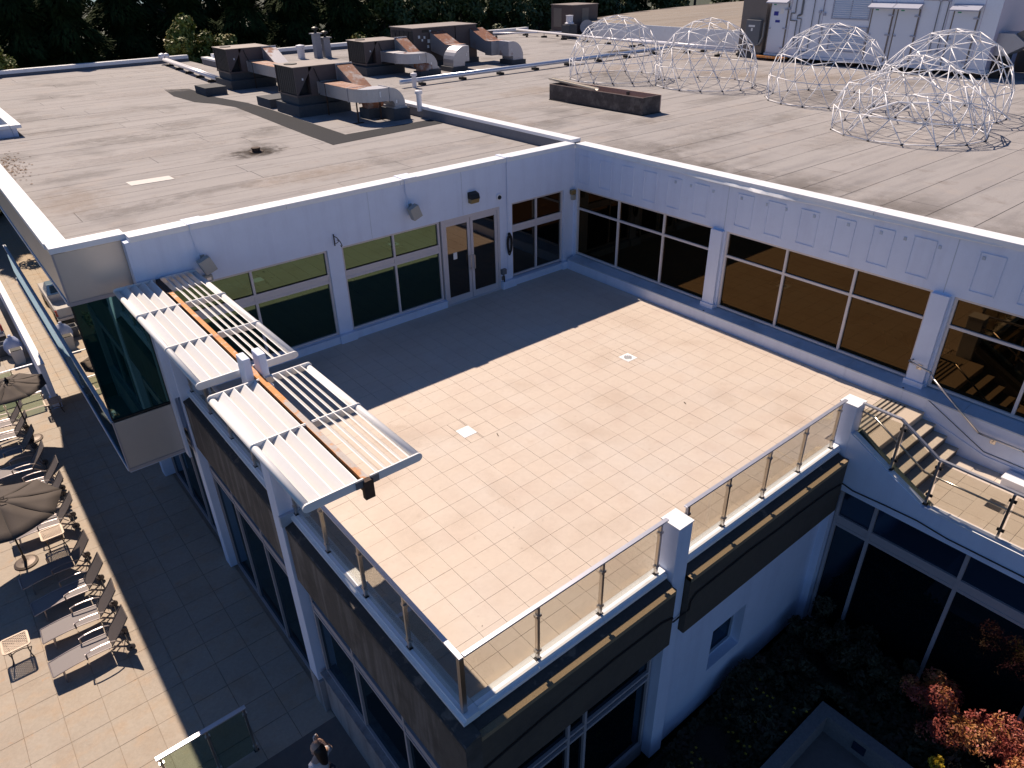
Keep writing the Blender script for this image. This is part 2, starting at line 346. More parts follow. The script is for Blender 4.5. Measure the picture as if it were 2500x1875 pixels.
# pool deck: sub-base, paving, plain slab
deck=struct(B().box(12.4,27,-45,5.8,ZD-.1,ZD-.03).build('pool_deck','grout'))
t2=.771; gx0=14.941; gy0=1.349
paver=B(); g=.005; paver.box(g,t2-g,g,t2-g,-.03,0); pm=paver.mesh('paver'); pm.materials.append(M['paver'])
cells=[]
for i in range(-4,16):
    for j in range(-60,7):
        x=gx0+i*t2; y=gy0+j*t2
        if x<12.4 or y>5.5: continue
        px,py,zz=proj(x+t2/2,y+t2/2,ZD)
        vis=-.03<px<1.03 and -.03<py<1.05 and zz>0
        cells.append((0 if vis else 1,zz,x,y))
cells.sort()
rest=B()
for k,(v,zz,x,y) in enumerate(cells):
    if k<300 and v==0: inst('paver',pm,deck,(x,y,ZD+random.uniform(-.0015,.0015)))
    else: rest.box(x+g,x+t2-g,y+g,y+t2-g,ZD-.03,ZD)
rest.build('paving','paver',deck,kind='stuff')
struct(B().box(12.4,27,5.8,30,ZD-.1,ZD-.002).build('concrete_slab','slab'))
# terrace floor
terr=struct(B().box(.2,12.40,.0,11.10,-.30,-.02).build('terrace_floor','grout'))
T=.45; tm=B().box(.0022,T-.0022,.0028,T-.0022,-.02,0).mesh('tile'); tm.materials.append(M['tile'])
HOLES=[(8.29,8.62,5.44,5.78),(3.20,3.54,5.43,5.77)]
cells=[]; rest=B()
x0=11.4705-30*T; y0=7.8116-24*T
for i in range(0,40):
    for j in range(0,40):
        xa=x0+i*T; ya=y0+j*T; xb=xa+T; yb=ya+T
        fx0,fy0=.345,.02
        cx0=max(xa,fx0);cx1=min(xb,12.30);cy0=max(ya,fy0);cy1=min(yb,10.97)
        if xa<2.6: cy1=min(yb,10.72)
        if cx1-cx0<.02 or cy1-cy0<.02: continue
        hit=False
        for h in HOLES:
            if cx0<h[1] and cx1>h[0] and cy0<h[3] and cy1>h[2]: hit=h
        if cx1-cx0>T-.01 and cy1-cy0>T-.01 and not hit:
            px,py,zz=proj(xa+T/2,ya+T/2,0); cells.append((0 if 0<px<1 and 0<py<1 else 1,zz,xa,ya))
        elif hit:
            h=hit; e=.004
            for a,b_,c,d in ((cx0,h[0],cy0,cy1),(h[1],cx1,cy0,cy1),(max(cx0,h[0]),min(cx1,h[1]),cy0,h[2]),(max(cx0,h[0]),min(cx1,h[1]),h[3],cy1)):
                if b_-a>.02 and d-c>.02: rest.box(a+e,b_-e,c+e,d-e,-.02,0)
        else: rest.box(cx0+.003,cx1-.003,cy0+.003,cy1-.003,-.02,0)
cells.sort()
for k,(v,zz,x,y) in enumerate(cells):
    if k<300: inst('tile',tm,terr,(x,y,random.uniform(-.0012,.0012)))
    else: rest.box(x+.0028,x+T-.0022,y+.0028,y+T-.0022,-.02+.0,0)
rest.build('tiling','tile',terr,kind='stuff')
# stair landing, steps, lower terrace
st=thing('stairs','flight of four aggregate steps down from the terrace beside the right-hand post','stairs',(1.5,11.6,0))
B().box(.335,2.62,10.73,11.25,-.3,.001).build('landing','step',st)
B().box(.335,2.62,11.253,11.60,-.3,.001).build('landing_edge','nose',st,bevel=.008)
for k in range(3):
    y=11.60+.283*k; z=-.17*(k+1)
    B().box(.335,2.62,y,y+.285,z-.3,z-.03).build('riser','stepshade',st)
    B().box(.337,2.60,y+.003,y+.297,z-.03,z+.002).build('tread','step',st,bevel=.006)
for k in range(5): B().box(.42,1.75+.055*k+.35,10.80+.098*k,10.838+.098*k,.001,.008).build('anti_slip_strip','anti',st)
low=struct(B().box(.3,2.85,12.0,24,-.95,-.70).build('lower_terrace','grout'))
for i in range(0,8):
    for j in range(0,24):
        xa=.345+i*T; ya=12.45+j*T
        xb=min(xa+T,2.80)
        if xb-xa<.05 or ya>22: continue
        if i in(2,3) and j==2:
            continue
        b=B().box(xa+.003,xb-.003,ya+.003,ya+T-.003,-.70,-.68); b.build('tile','tile',low)
b=B().box(.345+2*T,1.33,13.35,13.8,-.70,-.68).box(1.69,.345+4*T,13.35,13.8,-.70,-.68).box(1.33,1.69,13.35,13.53,-.70,-.68); b.build('tile','tile',low)
gr=thing('floor_drain','slotted metal drain grate in the lower terrace floor past the steps','drain',(1.5,13.7,-.68))
B().box(1.34,1.68,13.53,13.55,-.69,-.676).box(1.34,1.68,13.86,13.88,-.69,-.676).box(1.34,1.355,13.55,13.86,-.69,-.676).box(1.665,1.68,13.55,13.86,-.69,-.676).build('frame','steel',gr)
for k in range(10): B().box(1.365+.03*k,1.38+.03*k,13.55,13.86,-.69,-.677).build('bar','steel',gr)
bx=thing('floor_box','low white box standing on the lower terrace against the right wall','box',(.6,13.65,-.68))
B().box(.40,.74,13.46,14.5,-.68,-.52).build('body','coping',bx,bevel=.01); B().box(.38,.76,13.44,14.52,-.52,-.49).build('lid','coping',bx,bevel=.01)
# floor plates in terrace
o=B().box(8.29,8.62,5.44,5.78,-.02,.006).build('access_plate','coping'); tag(o,'plain white square cover plate in the middle of the terrace tiles','cover plate')
dr=thing('terrace_drain','square white drain with round grate in the terrace floor nearer the right windows','drain',(3.37,5.6,0))
B().box(3.20,3.54,5.43,5.77,-.02,.004).build('plate','coping',dr)
for k in range(7):
    w=.11*math.cos((k-3)*.42); B().box(3.37-w,3.37+w,5.6+(k-3)*.033-.008,5.6+(k-3)*.033+.008,.004,.007).build('slot','greybox',dr)
# ================================================================ roofs
def sheets(roof,xa,xb,ya,yb,z,w,m,tm_):
    y=ya; k=0
    while y<yb-.05:
        ye=min(y+w,yb); x=xa; off=random.uniform(3,11)
        first=True
        while x<xb-.1:
            xe=min(x+(off if first else 10.0),xb); first=False
            if xb-xe<.6: xe=xb
            b=B().box(x+.006,xe-.006,y+.009,ye-.009,z-.02,z+random.uniform(-.001,.003)); b.build('roof_sheet',m,roof); x=xe
        y=ye
rl=struct(B().box(-.25,13.9,-16.35,-.35,RL-.3,RL-.012).box(-.25,12.4,-36.8,-16.36,RL-.3,RL-.012).build('left_roof','lap')); sheets(rl,-.2,12.35,-36.6,-16.36,RL,1.0,'membrane',0); sheets(rl,-.2,13.85,-16.36,-.38,RL,1.0,'membrane',0)
rr=struct(B().box(-26.2,-.6,-33.0,24,RR-.3,RR-.012).build('right_roof','lap')); sheets(rr,-26.2,-.6,-32.9,-1.0,RR,1.0,'membrane',0)
sheets(rr,-26.2,-.3,-1.0,22,RR,1.0,'membrane',0)
EDGE=[(-26.3,-26.5),(-30.7,-29.7),(-37.4,-31.9),(-44,-33.3),(-53,-34.5),(-95,-35.5)]
rh=struct(B().prism(EDGE+[(-95,24),(-26.3,24)],'z',3.4,4.688).build('far_roof','lap'))
y=-34.4
while y<20:
    xm=-26.35
    for (xa_,ya_),(xb_,yb_) in zip(EDGE[:-1],EDGE[1:]):
        if yb_<=y<=ya_: xm=xa_+(xb_-xa_)*(y-ya_)/(yb_-ya_)-.1
    sheets(rh,-60,xm,y,y+1.1,4.70,1.1,'membrane2',0); y+=1.1
o=B().box(-26.29,-26.17,-26.4,-9,3.75,4.78).build('upstand_wall','coping'); tag(o,'long low pale upstand wall behind the left pair of dome frames','wall')
# newer dark strip on left roof
pts=[(4.95,-24.48),(3.94,-23.81),(2.5,-19.6),(1.96,-17.8),(2.3,-14.9),(3.56,-8.08),(-.19,-8.27),(-.19,-7.35),(4.67,-6.85),(4.6,-9.4),(4.45,-12.6),(4.26,-16.71),(4.6,-18.2),(5.11,-19.4),(5.27,-21.87)]
pts=[(4.95,-24.4),(3.94,-23.81),(3.9,-20.0),(3.45,-17.4),(3.4,-14.9),(3.56,-8.08),(-.19,-8.27),(-.19,-7.35),(4.67,-6.85),(4.6,-9.4),(4.45,-12.6),(4.26,-16.71),(4.6,-18.2),(5.11,-19.4),(5.27,-21.87)]
B().prism(pts,'z',RL+.004,RL+.009).build('patch_strip','patch',rl)
B().prism([(11.29,-6.58),(10.13,-6.47),(10.12,-5.97),(11.27,-6.05)],'z',RL+.004,RL+.010).build('repair_strip','whitepatch',rl)
DM={}
def decal(par,cx,cy,rx,ry,rot,z,m,name='stain'):
    if m not in DM:
        me=bpy.data.meshes.new('stain'); me.from_pydata([(-1,-1,0),(1,-1,0),(1,1,0),(-1,1,0)],[],[(0,1,2,3)]); me.materials.append(M[m]); DM[m]=me
    o=inst(name,DM[m],par,(cx,cy,z)); o.scale=(rx,ry,1); o.rotation_euler=(0,0,rot); return o
k=0
for par,zz,L_ in ((rl,RL,[(7.0,-7.6,1.0,.7,.2,'dk2'),(7.2,-7.9,1.6,.8,.3,'dk'),(6.5,-8.9,.35,1.1,.25,'dk'),(5.7,-10.4,.9,.8,.6,'dk'),(5.0,-11.2,.8,.5,-.3,'dk'),(10.9,-16.5,2.2,.6,0,'dk'),(10.3,-13.6,1.8,.5,.1,'dk'),(9.4,-12.6,2.2,.7,-.2,'dk'),(7.2,-14.3,1.6,1.0,.3,'dk'),(12.3,-20,2.5,.8,0,'dk'),(9.5,-4,2.0,.4,0,'dk'),(11.8,-3.6,1.3,.5,.1,'dk'),(12.3,-8.2,1.6,.5,0,'dk'),(8.5,-19,2.2,.7,0,'lt'),(6,-24,3,.9,0,'lt'),(9.6,-10,3.0,.9,.1,'lt'),(6.8,-3.6,2.2,.8,0,'tn'),(12.8,-5.5,1.0,1.6,0,'tn'),(3.3,-4.0,2.2,.7,.1,'lt'),(4.5,-15.9,1.2,.5,0,'dk')]),
  (rr,RR,[(-4.4,-2.6,1.1,.6,.2,'dk'),(-4.9,-1.4,1.6,.5,.1,'dk'),(-1.9,-3.4,1.5,.8,.4,'dk'),(-1.6,1.4,1.0,1.6,.2,'dk'),(-1.1,3.2,.8,1.4,.1,'dk'),(-.95,5.0,.6,1.6,0,'dk'),(-1.3,6.9,.9,1.5,.1,'dk'),(-1.0,9.4,.7,1.5,0,'dk'),(-3.4,2.0,2.2,.6,.1,'dk'),(-20.6,-17.6,1.6,.5,0,'dk2'),(-17.5,-16.0,1.4,.5,0,'dk'),(-14.0,-11.9,3.0,1.0,.2,'tn'),(-16.5,-6,2.0,3.0,.2,'tn'),(-18.5,-1.5,2.5,2.6,.2,'tn'),(-20.5,-12,2.0,2.6,0,'tn'),(-6.5,-9.4,2.5,1.0,.1,'tn'),(-12,-9.8,2.0,2.0,0,'dk'),(-13,.4,2.0,2.0,0,'dk'),(-6.2,.7,3.0,.7,.1,'lt'),(-4,-6.5,2.4,.7,0,'lt'),(-7,4.8,2.4,.8,0,'lt'),(-10.2,-2.4,2.0,.6,0,'dk'),(-1.1,-6,.9,2.4,0,'tn'),(-8.6,1.6,1.8,.5,.1,'dk')])):
    for cx,cy,rx,ry,ro,m in L_:
        decal(par,cx,cy,rx*1.25,ry*1.35,ro,zz+.006+.0006*k,m); k+=1
random.seed(21)
for k in range(20):
    decal(terr,random.uniform(1.5,11.5),random.uniform(3.6,10.4),random.uniform(.4,1.2),random.uniform(.25,.8),random.random()*3,.0035+.0002*k,'tl')
for x,y,rx,ry in ((8.45,5.6,.55,.5),(3.37,5.6,.45,.4),(11.7,10.4,.6,.4),(5.0,10.8,2.5,.25),(9.8,10.85,1.5,.2),(.6,7,.3,2.5)): decal(terr,x,y,rx,ry,0,.0024+.0001*x/2,'tl')
for k in range(22): decal(deck,random.uniform(15,19),random.uniform(-9,5.2),random.uniform(.4,1.0),random.uniform(.3,.8),random.random()*3,ZD+.003+.0003*k,'tl')
d=thing('roof_drain','rusty round roof drain dome in a dark stain on the left roof','drain',(7.01,-7.65,RL))
B().lathe((7.01,-7.65,RL),[(.22,0),(.22,.03),(.13,.04),(.13,.12)],14).build('strainer','rustdark',d); B().lathe((7.01,-7.65,RL+.12),[(.15,0),(.15,.03),(.02,.05)],14).build('cap','rustdark',d)
# stains on right roof
for (cx,cy,a,b2) in [(-4.6,-2.9,1.2,.5),(-1.5,1.2,.7,1.4),(-.9,4.4,.35,1.8),(-20.4,-17.5,1.2,.35),(-5.6,-.9,1.0,.45),(-.8,8.2,.3,1.2)]:
    pass
# parapets & copings as things of the building
hb=thing('main_building','long white two storey flat roofed building with dark windows wrapped around the terrace','building',(0,0,ZD))
def part(n,b,m,**k): return b.build(n,m,hb,**k)
def cop(axis,fix0,fix1,a0,a1,zt=H,step=3.1,dz=.12,m='coping'):
    a=a0
    while a<a1-.05:
        e=min(a+step,a1)
        if a1-e<.5: e=a1
        bb=B()
        if axis=='x': bb.box(a+.003,e-.003,fix0,fix1,zt-dz,zt+random.uniform(0,.003))
        else: bb.box(fix0,fix1,a+.003,e-.003,zt-dz,zt+random.uniform(0,.003))
        bb.build('coping',m,hb,bevel=.006); a=e
cop('x',-.40,.035,.04,12.80)            # left wall
cop('y',-.38,.035,.04,22)               # right wall
cop('y',-.62,-.20,-34,-.405,dz=.10)
part('parapet',B().box(-.60,-.22,-34,-.41,3.2,H-.105),'parapetface')
cop('x',-.72,-.29,12.79,14.22)          # bay end
cop('y',13.82,14.24,-16.3,-.72)            # bay side
cop('x',-16.62,-16.30,12.66,14.24)
cop('y',12.30,12.655,-36,-16.25)
cop('x',-36.9,-36.5,-.2,12.7,zt=3.86,dz=.2)
cop('x',-33.3,-32.9,-26.2,-.6,zt=4.12,dz=.2)
part('parapet',B().box(-.2,12.68,-36.88,-36.53,3.2,3.655),'parapetface'); part('parapet',B().box(-26.2,-.62,-33.28,-32.93,3.2,3.915),'parapetface')
# left wall
part('wall',B().box(.0,12.84,-.25,0,2.575,3.805),'white')
part('wall',B().box(.0,12.84,-.30,-.26,-1.0,3.80),'white')
# right wall
part('wall',B().box(-.25,0,0,22,2.575,3.805),'white')
part('wall',B().box(-.30,-.26,-.2,22,-1.5,3.80),'white')
for k in range(26):
    y=[.20,1.07,1.94,2.80,3.66,4.55][k] if k<6 else 5.90+.873*(k-6)
    if k>=12: y+=.42
    if y>20: break
    bb=B(); z0,z1=2.75,3.60; w=.48
    bb.box(0,.014,y,y+w,z0,z0+.035).box(0,.014,y,y+w,z1-.02,z1).box(0,.014,y,y+.02,z0+.036,z1-.021).box(0,.014,y+w-.02,y+w,z0+.036,z1-.021)
    part('wall_panel',bb,'white')
for y in (3.92,4.44,5.16,6.02,6.75,7.27,8.0,8.83,9.58,10.1,10.81,11.65,12.6,13.4):
    part('fixing_plate',B().box(0,.012,y-.03,y+.03,3.46,3.53),'ledge')
# loose bent flashing strip under the coping of the right wall
fl=B(); vs=[];fs=[]
n=60
for i in range(n+1):
    y=.9+11*i/n; a=max(0,min(1,(y-1)/4))*max(0,min(1,(12-y)/3)); wv=.5+.5*math.sin(y*2.1)*math.sin(y*.9+1)
    ox=.04+.03*a*wv+(.05 if 5.4<y<7.4 else 0)*math.sin((y-5.4)/2*PI)*(.6+.4*math.sin(y*9)); oz=3.80-.03*a-.03*wv*a
    vs+=[(.036,y,3.83),(ox,y,oz),(ox-.004,y,oz-.012)]
for i in range(n):
    for j in range(2): fs.append((3*i+j,3*i+3+j,3*i+4+j,3*i+1+j))
part('bent_flashing',fl.add(vs,fs),'coping')
# window builder
def win(plane,c,s0,s1,z0,z1,muls,trs,glass,fm,fw=.06,fd=.10,rec=.05,dbl=(),parent=None,glasses=None):
    """plane 'y': wall faces +y at y=c, s=x ; plane 'x': faces +x at x=c, s=y"""
    def bx(b,a0,a1,d0,d1,q0,q1):
        if plane=='y': b.box(a0,a1,c+d0,c+d1,q0,q1)
        else: b.box(c+d0,c+d1,a0,a1,q0,q1)
        return b
    par=parent or hb
    fr=B(); bx(fr,s0,s1,-rec-fd,-rec,z0,z0+fw); bx(fr,s0,s1,-rec-fd,-rec,z1-fw,z1)
    bx(fr,s0,s0+fw,-rec-fd,-rec,z0+fw,z1-fw); bx(fr,s1-fw,s1,-rec-fd,-rec,z0+fw,z1-fw)
    cols=[s0+fw]+[v for mm in muls for v in (mm-fw/2,mm+fw/2)]+[s1-fw]
    rows=[z0+fw]+[v for tt in trs for v in (tt-fw/2,tt+fw/2)]+[z1-fw]
    for mm in muls: bx(fr,mm-fw/2,mm+fw/2,-rec-fd,-rec+.002,z0+fw,z1-fw)
    for tt in trs:
        for a,b_ in zip(cols[::2],cols[1::2]): bx(fr,a,b_,-rec-fd,-rec,tt-fw/2,tt+fw/2)
    w=fr.build('window',fm,par)
    k=0
    for a,b_ in zip(cols[::2],cols[1::2]):
        for q0,q1 in zip(rows[::2],rows[1::2]):
            skip=any(q0>=d0-.05 and q1<=d1+.05 for d0,d1 in dbl)
            gb=bx(B(),a,b_,-rec-fd*.62,-rec-(.012 if skip else fd*.5),q0,q1)
            gm=glass if glasses is None else glasses(k,a,q0)
            o=gb.build('pane',fm if skip else gm,w); k+=1
            if skip: o.name='transom_panel'
    return w
# left wall (y=0)
def gl(k,a,q): return 'winG' 
win('y',0,8.49,12.26,.22,2.575,[10.46],[1.90,1.72],'winG','frame',dbl=[(1.75,1.87)])
win('y',0,5.10,8.10,.22,2.575,[6.57],[1.88,1.70],'winG','frame',dbl=[(1.73,1.85)])
win('y',0,.45,2.54,.26,2.575,[1.54],[1.86,1.70],'winB','frame',dbl=[(1.73,1.83)])
for a,b_ in ((12.26,12.84),(8.10,8.49),(2.54,3.0),(0,.45)):
    part('pier',B().box(a,b_,-.25,.0,0,2.575),'white')
for a,b_,q in ((8.10,8.49,.09),(2.54,2.97,.10),(.33,.47,.10)):
    part('pier_base',B().box(a-.05,b_+.05,.0,.13,0,.24),'ledge' if 0 else 'white',bevel=.01)
for a,b_ in ((5.06,8.05),(8.54,12.3),(.52,2.49)):
    part('sill',B().box(a,b_,-.2,.06,0,.19).box(a,b_,-.2,.09,.19,.22),'white')
# double door
dw=B().box(4.98,5.06,-.13,-.01,0,2.575).box(2.98,3.08,-.13,-.01,0,2.575).box(3.08,4.98,-.13,-.01,2.48,2.575); 
fr=part('door_frame',dw,'frame')
for a,b_,hs in ((4.075,4.975,4.13),(3.085,4.055,4.0)):
    lf=B().box(a,a+.09,-.10,-.03,.02,2.47).box(b_-.09,b_,-.10,-.03,.02,2.47).box(a+.09,b_-.09,-.10,-.03,.02,.22).box(a+.09,b_-.09,-.10,-.03,2.36,2.47)
    d=part('door',lf,'frame'); B().box(a+.09,b_-.09,-.07,-.055,.22,2.36).build('pane','winB',d)
    hx=4.13 if a>4 else 4.0
    B().path([(hx,-.03,.95),(hx,.05,.95),(hx,.05,1.35),(hx,-.03,1.35)],.016).build('handle','steel',d)
    if a>4: B().box(4.55,4.68,-.054,-.05,1.35,1.55).build('notice','decal',d)
part('threshold',B().box(3.0,5.06,-.12,.04,0,.025),'frame')
# right wall (x=0)
win('x',0,.10,5.29,.42,2.575,[1.87,3.61],[1.93],'winR','frameR')
win('x',0,5.71,10.93,.42,2.575,[7.47,9.22],[1.90],'winR','frameR')
win('x',0,11.36,16.5,.42,2.575,[13.06,14.78],[1.90],'winR','frameR')
win('x',0,16.95,21.8,.42,2.575,[18.6,20.2],[1.90],'winR','frameR')
for a,b_ in ((0,.10),(5.29,5.71),(10.93,11.36),(16.5,16.95)):
    part('pier',B().box(-.25,.0,a,b_,0.3,2.575),'white')
    if a>1:
        part('pilaster',B().box(0,.10,a+.01,a+.37,.42,2.56),'white'); part('pier_base',B().box(0,.14,a-.02,a+.40,.36,.50),'white',bevel=.01)
# ledge beneath the right windows
y=.13; L=[1.9,5.53,6.94,8.28,9.7,11.05,12.3,14,16,18,20]
for e in L:
    part('ledge_cover',B().prism([(-.2,.30),(.33,.30),(.345,.305),(.345,.335),(-.0,.40),(-.2,.40)],'y',y+.003,e-.003),'ledge'); y=e
y=.13
for e in L[:6]+[11.58]:
    if e<=y: continue
    part('ledge_wall',B().box(.0,.33,y+.002,e-.002,-.3,.302),'white'); y=e
part('ledge_wall',B().box(.0,.325,11.58,22,-.95,.300),'white')
part('skirting',B().prism([(11.60,-.05),(12.95,-.44+.0),(22,-.44),(22,-.68),(12.45,-.68),(11.6,-.17)],'x',.325,.345),'white')
part('groove',B().path([(.335,11.60,.30),(.335,12.91,-.36),(.335,22,-.36)],.009,6),'greybox')
for y in (5.54,11.02): part('bolt',B().lathe((.30,y,.33),[(.02,0),(.02,.02),(.0,.025)],8),'rustdark')
# bay volume
part('bay_soffit',B().box(12.86,14.19,-16.4,-.33,-1.70,-1.64),'ledge')
part('bay_core',B().box(12.5,13.2,-16.3,-1.7,-1.6,3.3),'dark')
for z0,z1,m in ((2.70,3.80,'panelmetal'),(-1.62,-.27,'panelmetal')):
    part('bay_panel',B().box(12.90,14.17,-.36,-.33,z0+.03,z1-.02),m,bevel=.004)
    part('bay_frame',B().box(12.84,12.90,-.38,-.31,z0-.05,z1).box(12.90,14.205,-.38,-.315,z0-.05,z0+.03).box(14.17,14.205,-.38,-.32,z0+.03,z1),'framelow')
    y=-.38
    while y>-16.2:
        part('bay_panel',B().box(14.17,14.20,max(y-2.35,-16.4),y-.01,z0+.05,z1-.02),m if z0>0 else 'winlow'); y-=2.36
    part('bay_edge',B().box(14.15,14.225,-16.4,-.38,z0-.05,z0+.05),'ledge')
part('bay_edge',B().box(14.15,14.225,-16.4,-.38,-.30,-.24),'ledge')
gp=part('bay_window',B().box(12.84,12.90,-.40,-.32,-.24,2.66).box(12.90,14.17,-.40,-.33,-.26,-.22).box(14.16,14.19,-.36,-.33,-.22,2.66),'dark')
B().box(12.90,14.16,-.38,-.36,-.22,2.66).build('pane','winbay',gp)
y=-.36
while y>-16.2:
    B().box(14.165,14.18,max(y-2.35,-16.4),y-.006,-.24,2.66).build('pane','winbaymirror',gp); y-=2.36
part('wall',B().box(12.46,12.62,-36,-16.4,-1.5,3.8),'white'); part('bay_end',B().box(12.63,14.15,-16.5,-16.42,-1.65,3.8),'white'); part('bay_side',B().box(12.84,12.90,-.29,-.01,-1.70,3.80),'white')
# columns of the pool facade
def column(y0,y1,zb=ZD,zt=-.12,x0=12.30,x1=12.69,m='white'): return part('column',B().box(x0,x1,y0,y1,zb,zt),m,bevel=.012)
column(-.35,.03,ZD,2.6,12.42,12.72); column(5.30,5.70,-4.50,3.27-.55,12.30,12.72)
part('column_fin',B().box(12.56,12.69,5.30,5.60,2.72,3.27),'white',bevel=.015); part('column_fin',B().box(12.30,12.43,5.30,5.60,2.72,3.27),'white',bevel=.015)
part('column_plinth',B().box(12.28,12.73,5.28,5.76,ZD,-4.50),'plinth')
for y in (-5.75,-11.4,-17,-22.6): column(y,y+.38,ZD,-1.7,12.5,12.85)
part('column_sleeve',B().box(12.26,12.74,5.705,5.78,-.12,.12),'ledge')
# band, ledge and curb on the pool side
for a,b_ in ((.03,5.30),(5.78,11.36)):
    part('spandrel',B().box(12.42,12.68,a,b_,-1.45,-.12),'concrete')
    part('band_ledge',B().prism([(12.42,-.04),(12.60,-.10),(12.69,-.13),(12.69,-.19),(12.42,-.19)],'y',a+.001,b_-.001),'blackledge')
for a,b_ in ((.03,2.9),(2.9,5.30),(5.78,8.4),(8.4,11.16)):
    e=b_ if b_<11 else 11.16
    part('curb',B().prism([(12.28,-.02),(12.55,-.02),(12.55,.04),(12.50,.055),(12.50,.10),(12.28,.10)],'y',a+.003,e-.003),'coping')
# glazing to the pool
win('x',12.60,.05,5.28,ZD+.02,-1.47,[1.62,3.36],[-2.34,-2.12],'winlow','framelow',dbl=[(-2.3,-2.16)],rec=.06)
win('x',12.60,5.80,11.10,-4.20,-1.47,[7.5,9.25],[-2.34,-2.12],'winlow','framelow',dbl=[(-2.3,-2.16)],rec=.06)
win('x',12.60,-5.3,-.37,ZD+.02,-1.72,[-3.7,-2.0],[-2.34,-2.12],'winlow','framelow',rec=.06)
win('x',12.60,-11.0,-5.8,ZD+.02,-1.72,[-9.2,-7.5],[-2.34,-2.12],'winlow','framelow',rec=.06)
part('plinth',B().box(12.3,12.62,5.77,11.30,ZD,-4.26).box(12.3,12.67,5.77,11.32,-4.26,-4.205),'plinth')
part('corner_column',B().box(12.30,12.66,11.12,11.34,ZD,-1.45),'framelow')
# --- garden side (+y)
part('spandrel',B().box(8.44,12.42,10.98,11.36,-1.44,-.12),'concdark'); part('spandrel',B().box(3.06,8.07,10.98,11.36,-1.44,-.12),'concdark')
for a,b_ in ((8.44,12.42),(3.10,8.07)):
    part('band_ledge',B().prism([(11.12,-.05),(11.27,-.10),(11.27,-.19),(11.12,-.19)],'x',a,b_),'blackledge')
    part('aggregate_strip',B().box(a+.02,b_,11.272,11.375,-.20,-.115),'ledgeagg')
for a,b_ in ((8.44,9.9),(9.9,11.2),(11.2,12.277),(3.06,4.5),(4.5,6.1),(6.1,8.07)):
    part('curb',B().prism([(10.93,-.02),(11.15,-.02),(11.15,.04),(11.10,.055),(11.10,.10),(10.93,.10)],'x',a+.003,b_-.003),'coping')
part('column',B().box(8.08,8.42,10.89,11.25,ZD+.6,1.06),'white',bevel=.012); part('column_cap',B().box(8.07,8.43,10.88,11.26,1.06,1.08),'coping')
part('column',B().box(2.69,3.04,10.90,11.25,-.9,1.06),'white',bevel=.012); part('column_cap',B().box(2.68,3.05,10.89,11.26,1.06,1.083),'coping')
part('column',B().box(2.74,3.04,10.96,11.28,-4.95,-.9),'white',bevel=.012)
# white garden wall with small window
X0,X1,Z0,Z1=5.55,6.65,-3.88,-2.70
part('wall',B().box(3.04,X0,10.86,11.12,-5,-1.44).box(X1,8.08,10.86,11.12,-5,-1.44).box(X0,X1,10.86,11.12,-5,Z0).box(X0,X1,10.86,11.12,Z1,-1.44),'white')
win('y',10.92,X0,X1,Z0,Z1,[],[],'winlow','ledge',fw=.05,rec=.0)
part('wall',B().box(X0-.1,X1+.1,10.6,10.78,Z0-.1,Z1+.1),'dark')
win('y',11.10,8.46,12.30,-4.6,-1.45,[10.10,10.49],[-2.60,-2.42],'winlow','framelow',fw=.055,rec=.04)
part('plinth',B().box(8.42,12.3,10.7,11.04,-5,-4.6),'plinth')
# garden-side lower terrace wall
part('wall',B().prism([(11.25,-.91),(22,-.91),(22,-.40),(12.86,-.40),(12.84,-.37),(12.12,.0),(11.25,.47)],'x',2.88,3.04),'white')
part('coping_strip',B().box(2.86,3.05,13.0,15.2,-.40,-.375),'coping'); part('coping_strip',B().box(2.86,3.05,15.21,22,-.40,-.375),'coping')
for p,q in (((2.96,11.30,.47),(2.96,12.10,.035)),((2.96,12.14,.0),(2.96,12.84,-.35))): part('coping_strip',B().bar(p,q,.13,.03),'coping')
win('x',2.92,11.30,21.5,-4.9,-.91,[12.07,13.83,15.6,17.4,19.2],[-1.93,-1.72],'winlow','framelow',dbl=[(-1.9,-1.75)],fw=.07,rec=.06,glasses=lambda k,a,q:'winspan' if q>-1.8 else 'winlow')
part('wall',B().box(2.2,2.70,11.2,22,-5,-.95),'dark')
# building cores that close the volumes
part('core',B().box(.2,12.35,.1,10.95,-1.6,-.32),'dark'); part('core',B().box(3.3,12.2,-30,10.6,-5.6,-1.7),'dark')
part('core',B().box(-.2,12.45,-36,-.5,-1.6,3.15),'dark'); part('core',B().box(-90,-.4,-34,24,-5.6,3.40),'dark'); part('core',B().box(-1,2.1,9,24,-5.6,-1.0),'dark')
# wall outside end of bay/left wall

for y in (5.62,11.12,16.7): part('wall_seam',B().box(.0,.005,y,y+.014,2.59,3.74),'ledge')
for x in (4.3,7.2): part('wall_seam',B().box(x,x+.01,.0,.004,2.59,3.79),'ledge')
b=B()
for k in range(60):
    x=random.uniform(1,12); y=random.uniform(1,10.6); s=random.uniform(.006,.018); a=random.random()*3
    b.add([(x-s*math.cos(a),y-s*math.sin(a),.004),(x+s*.3*math.sin(a),y-s*.3*math.cos(a),.009),(x+s*math.cos(a),y+s*math.sin(a),.005),(x-s*.3*math.sin(a),y+s*.3*math.cos(a),.004)],[(0,1,2,3)])
for x,y,l in ((8.0,6.1,.09),(4.0,7.9,.07)): b.bar((x,y,.012),(x+l*.4,y+l,.012),.014,.010)
o=b.build('debris','bark'); o['label']='small dark bits of leaf and twig scattered on the terrace tiles'; o['category']='debris'; o['kind']='stuff'
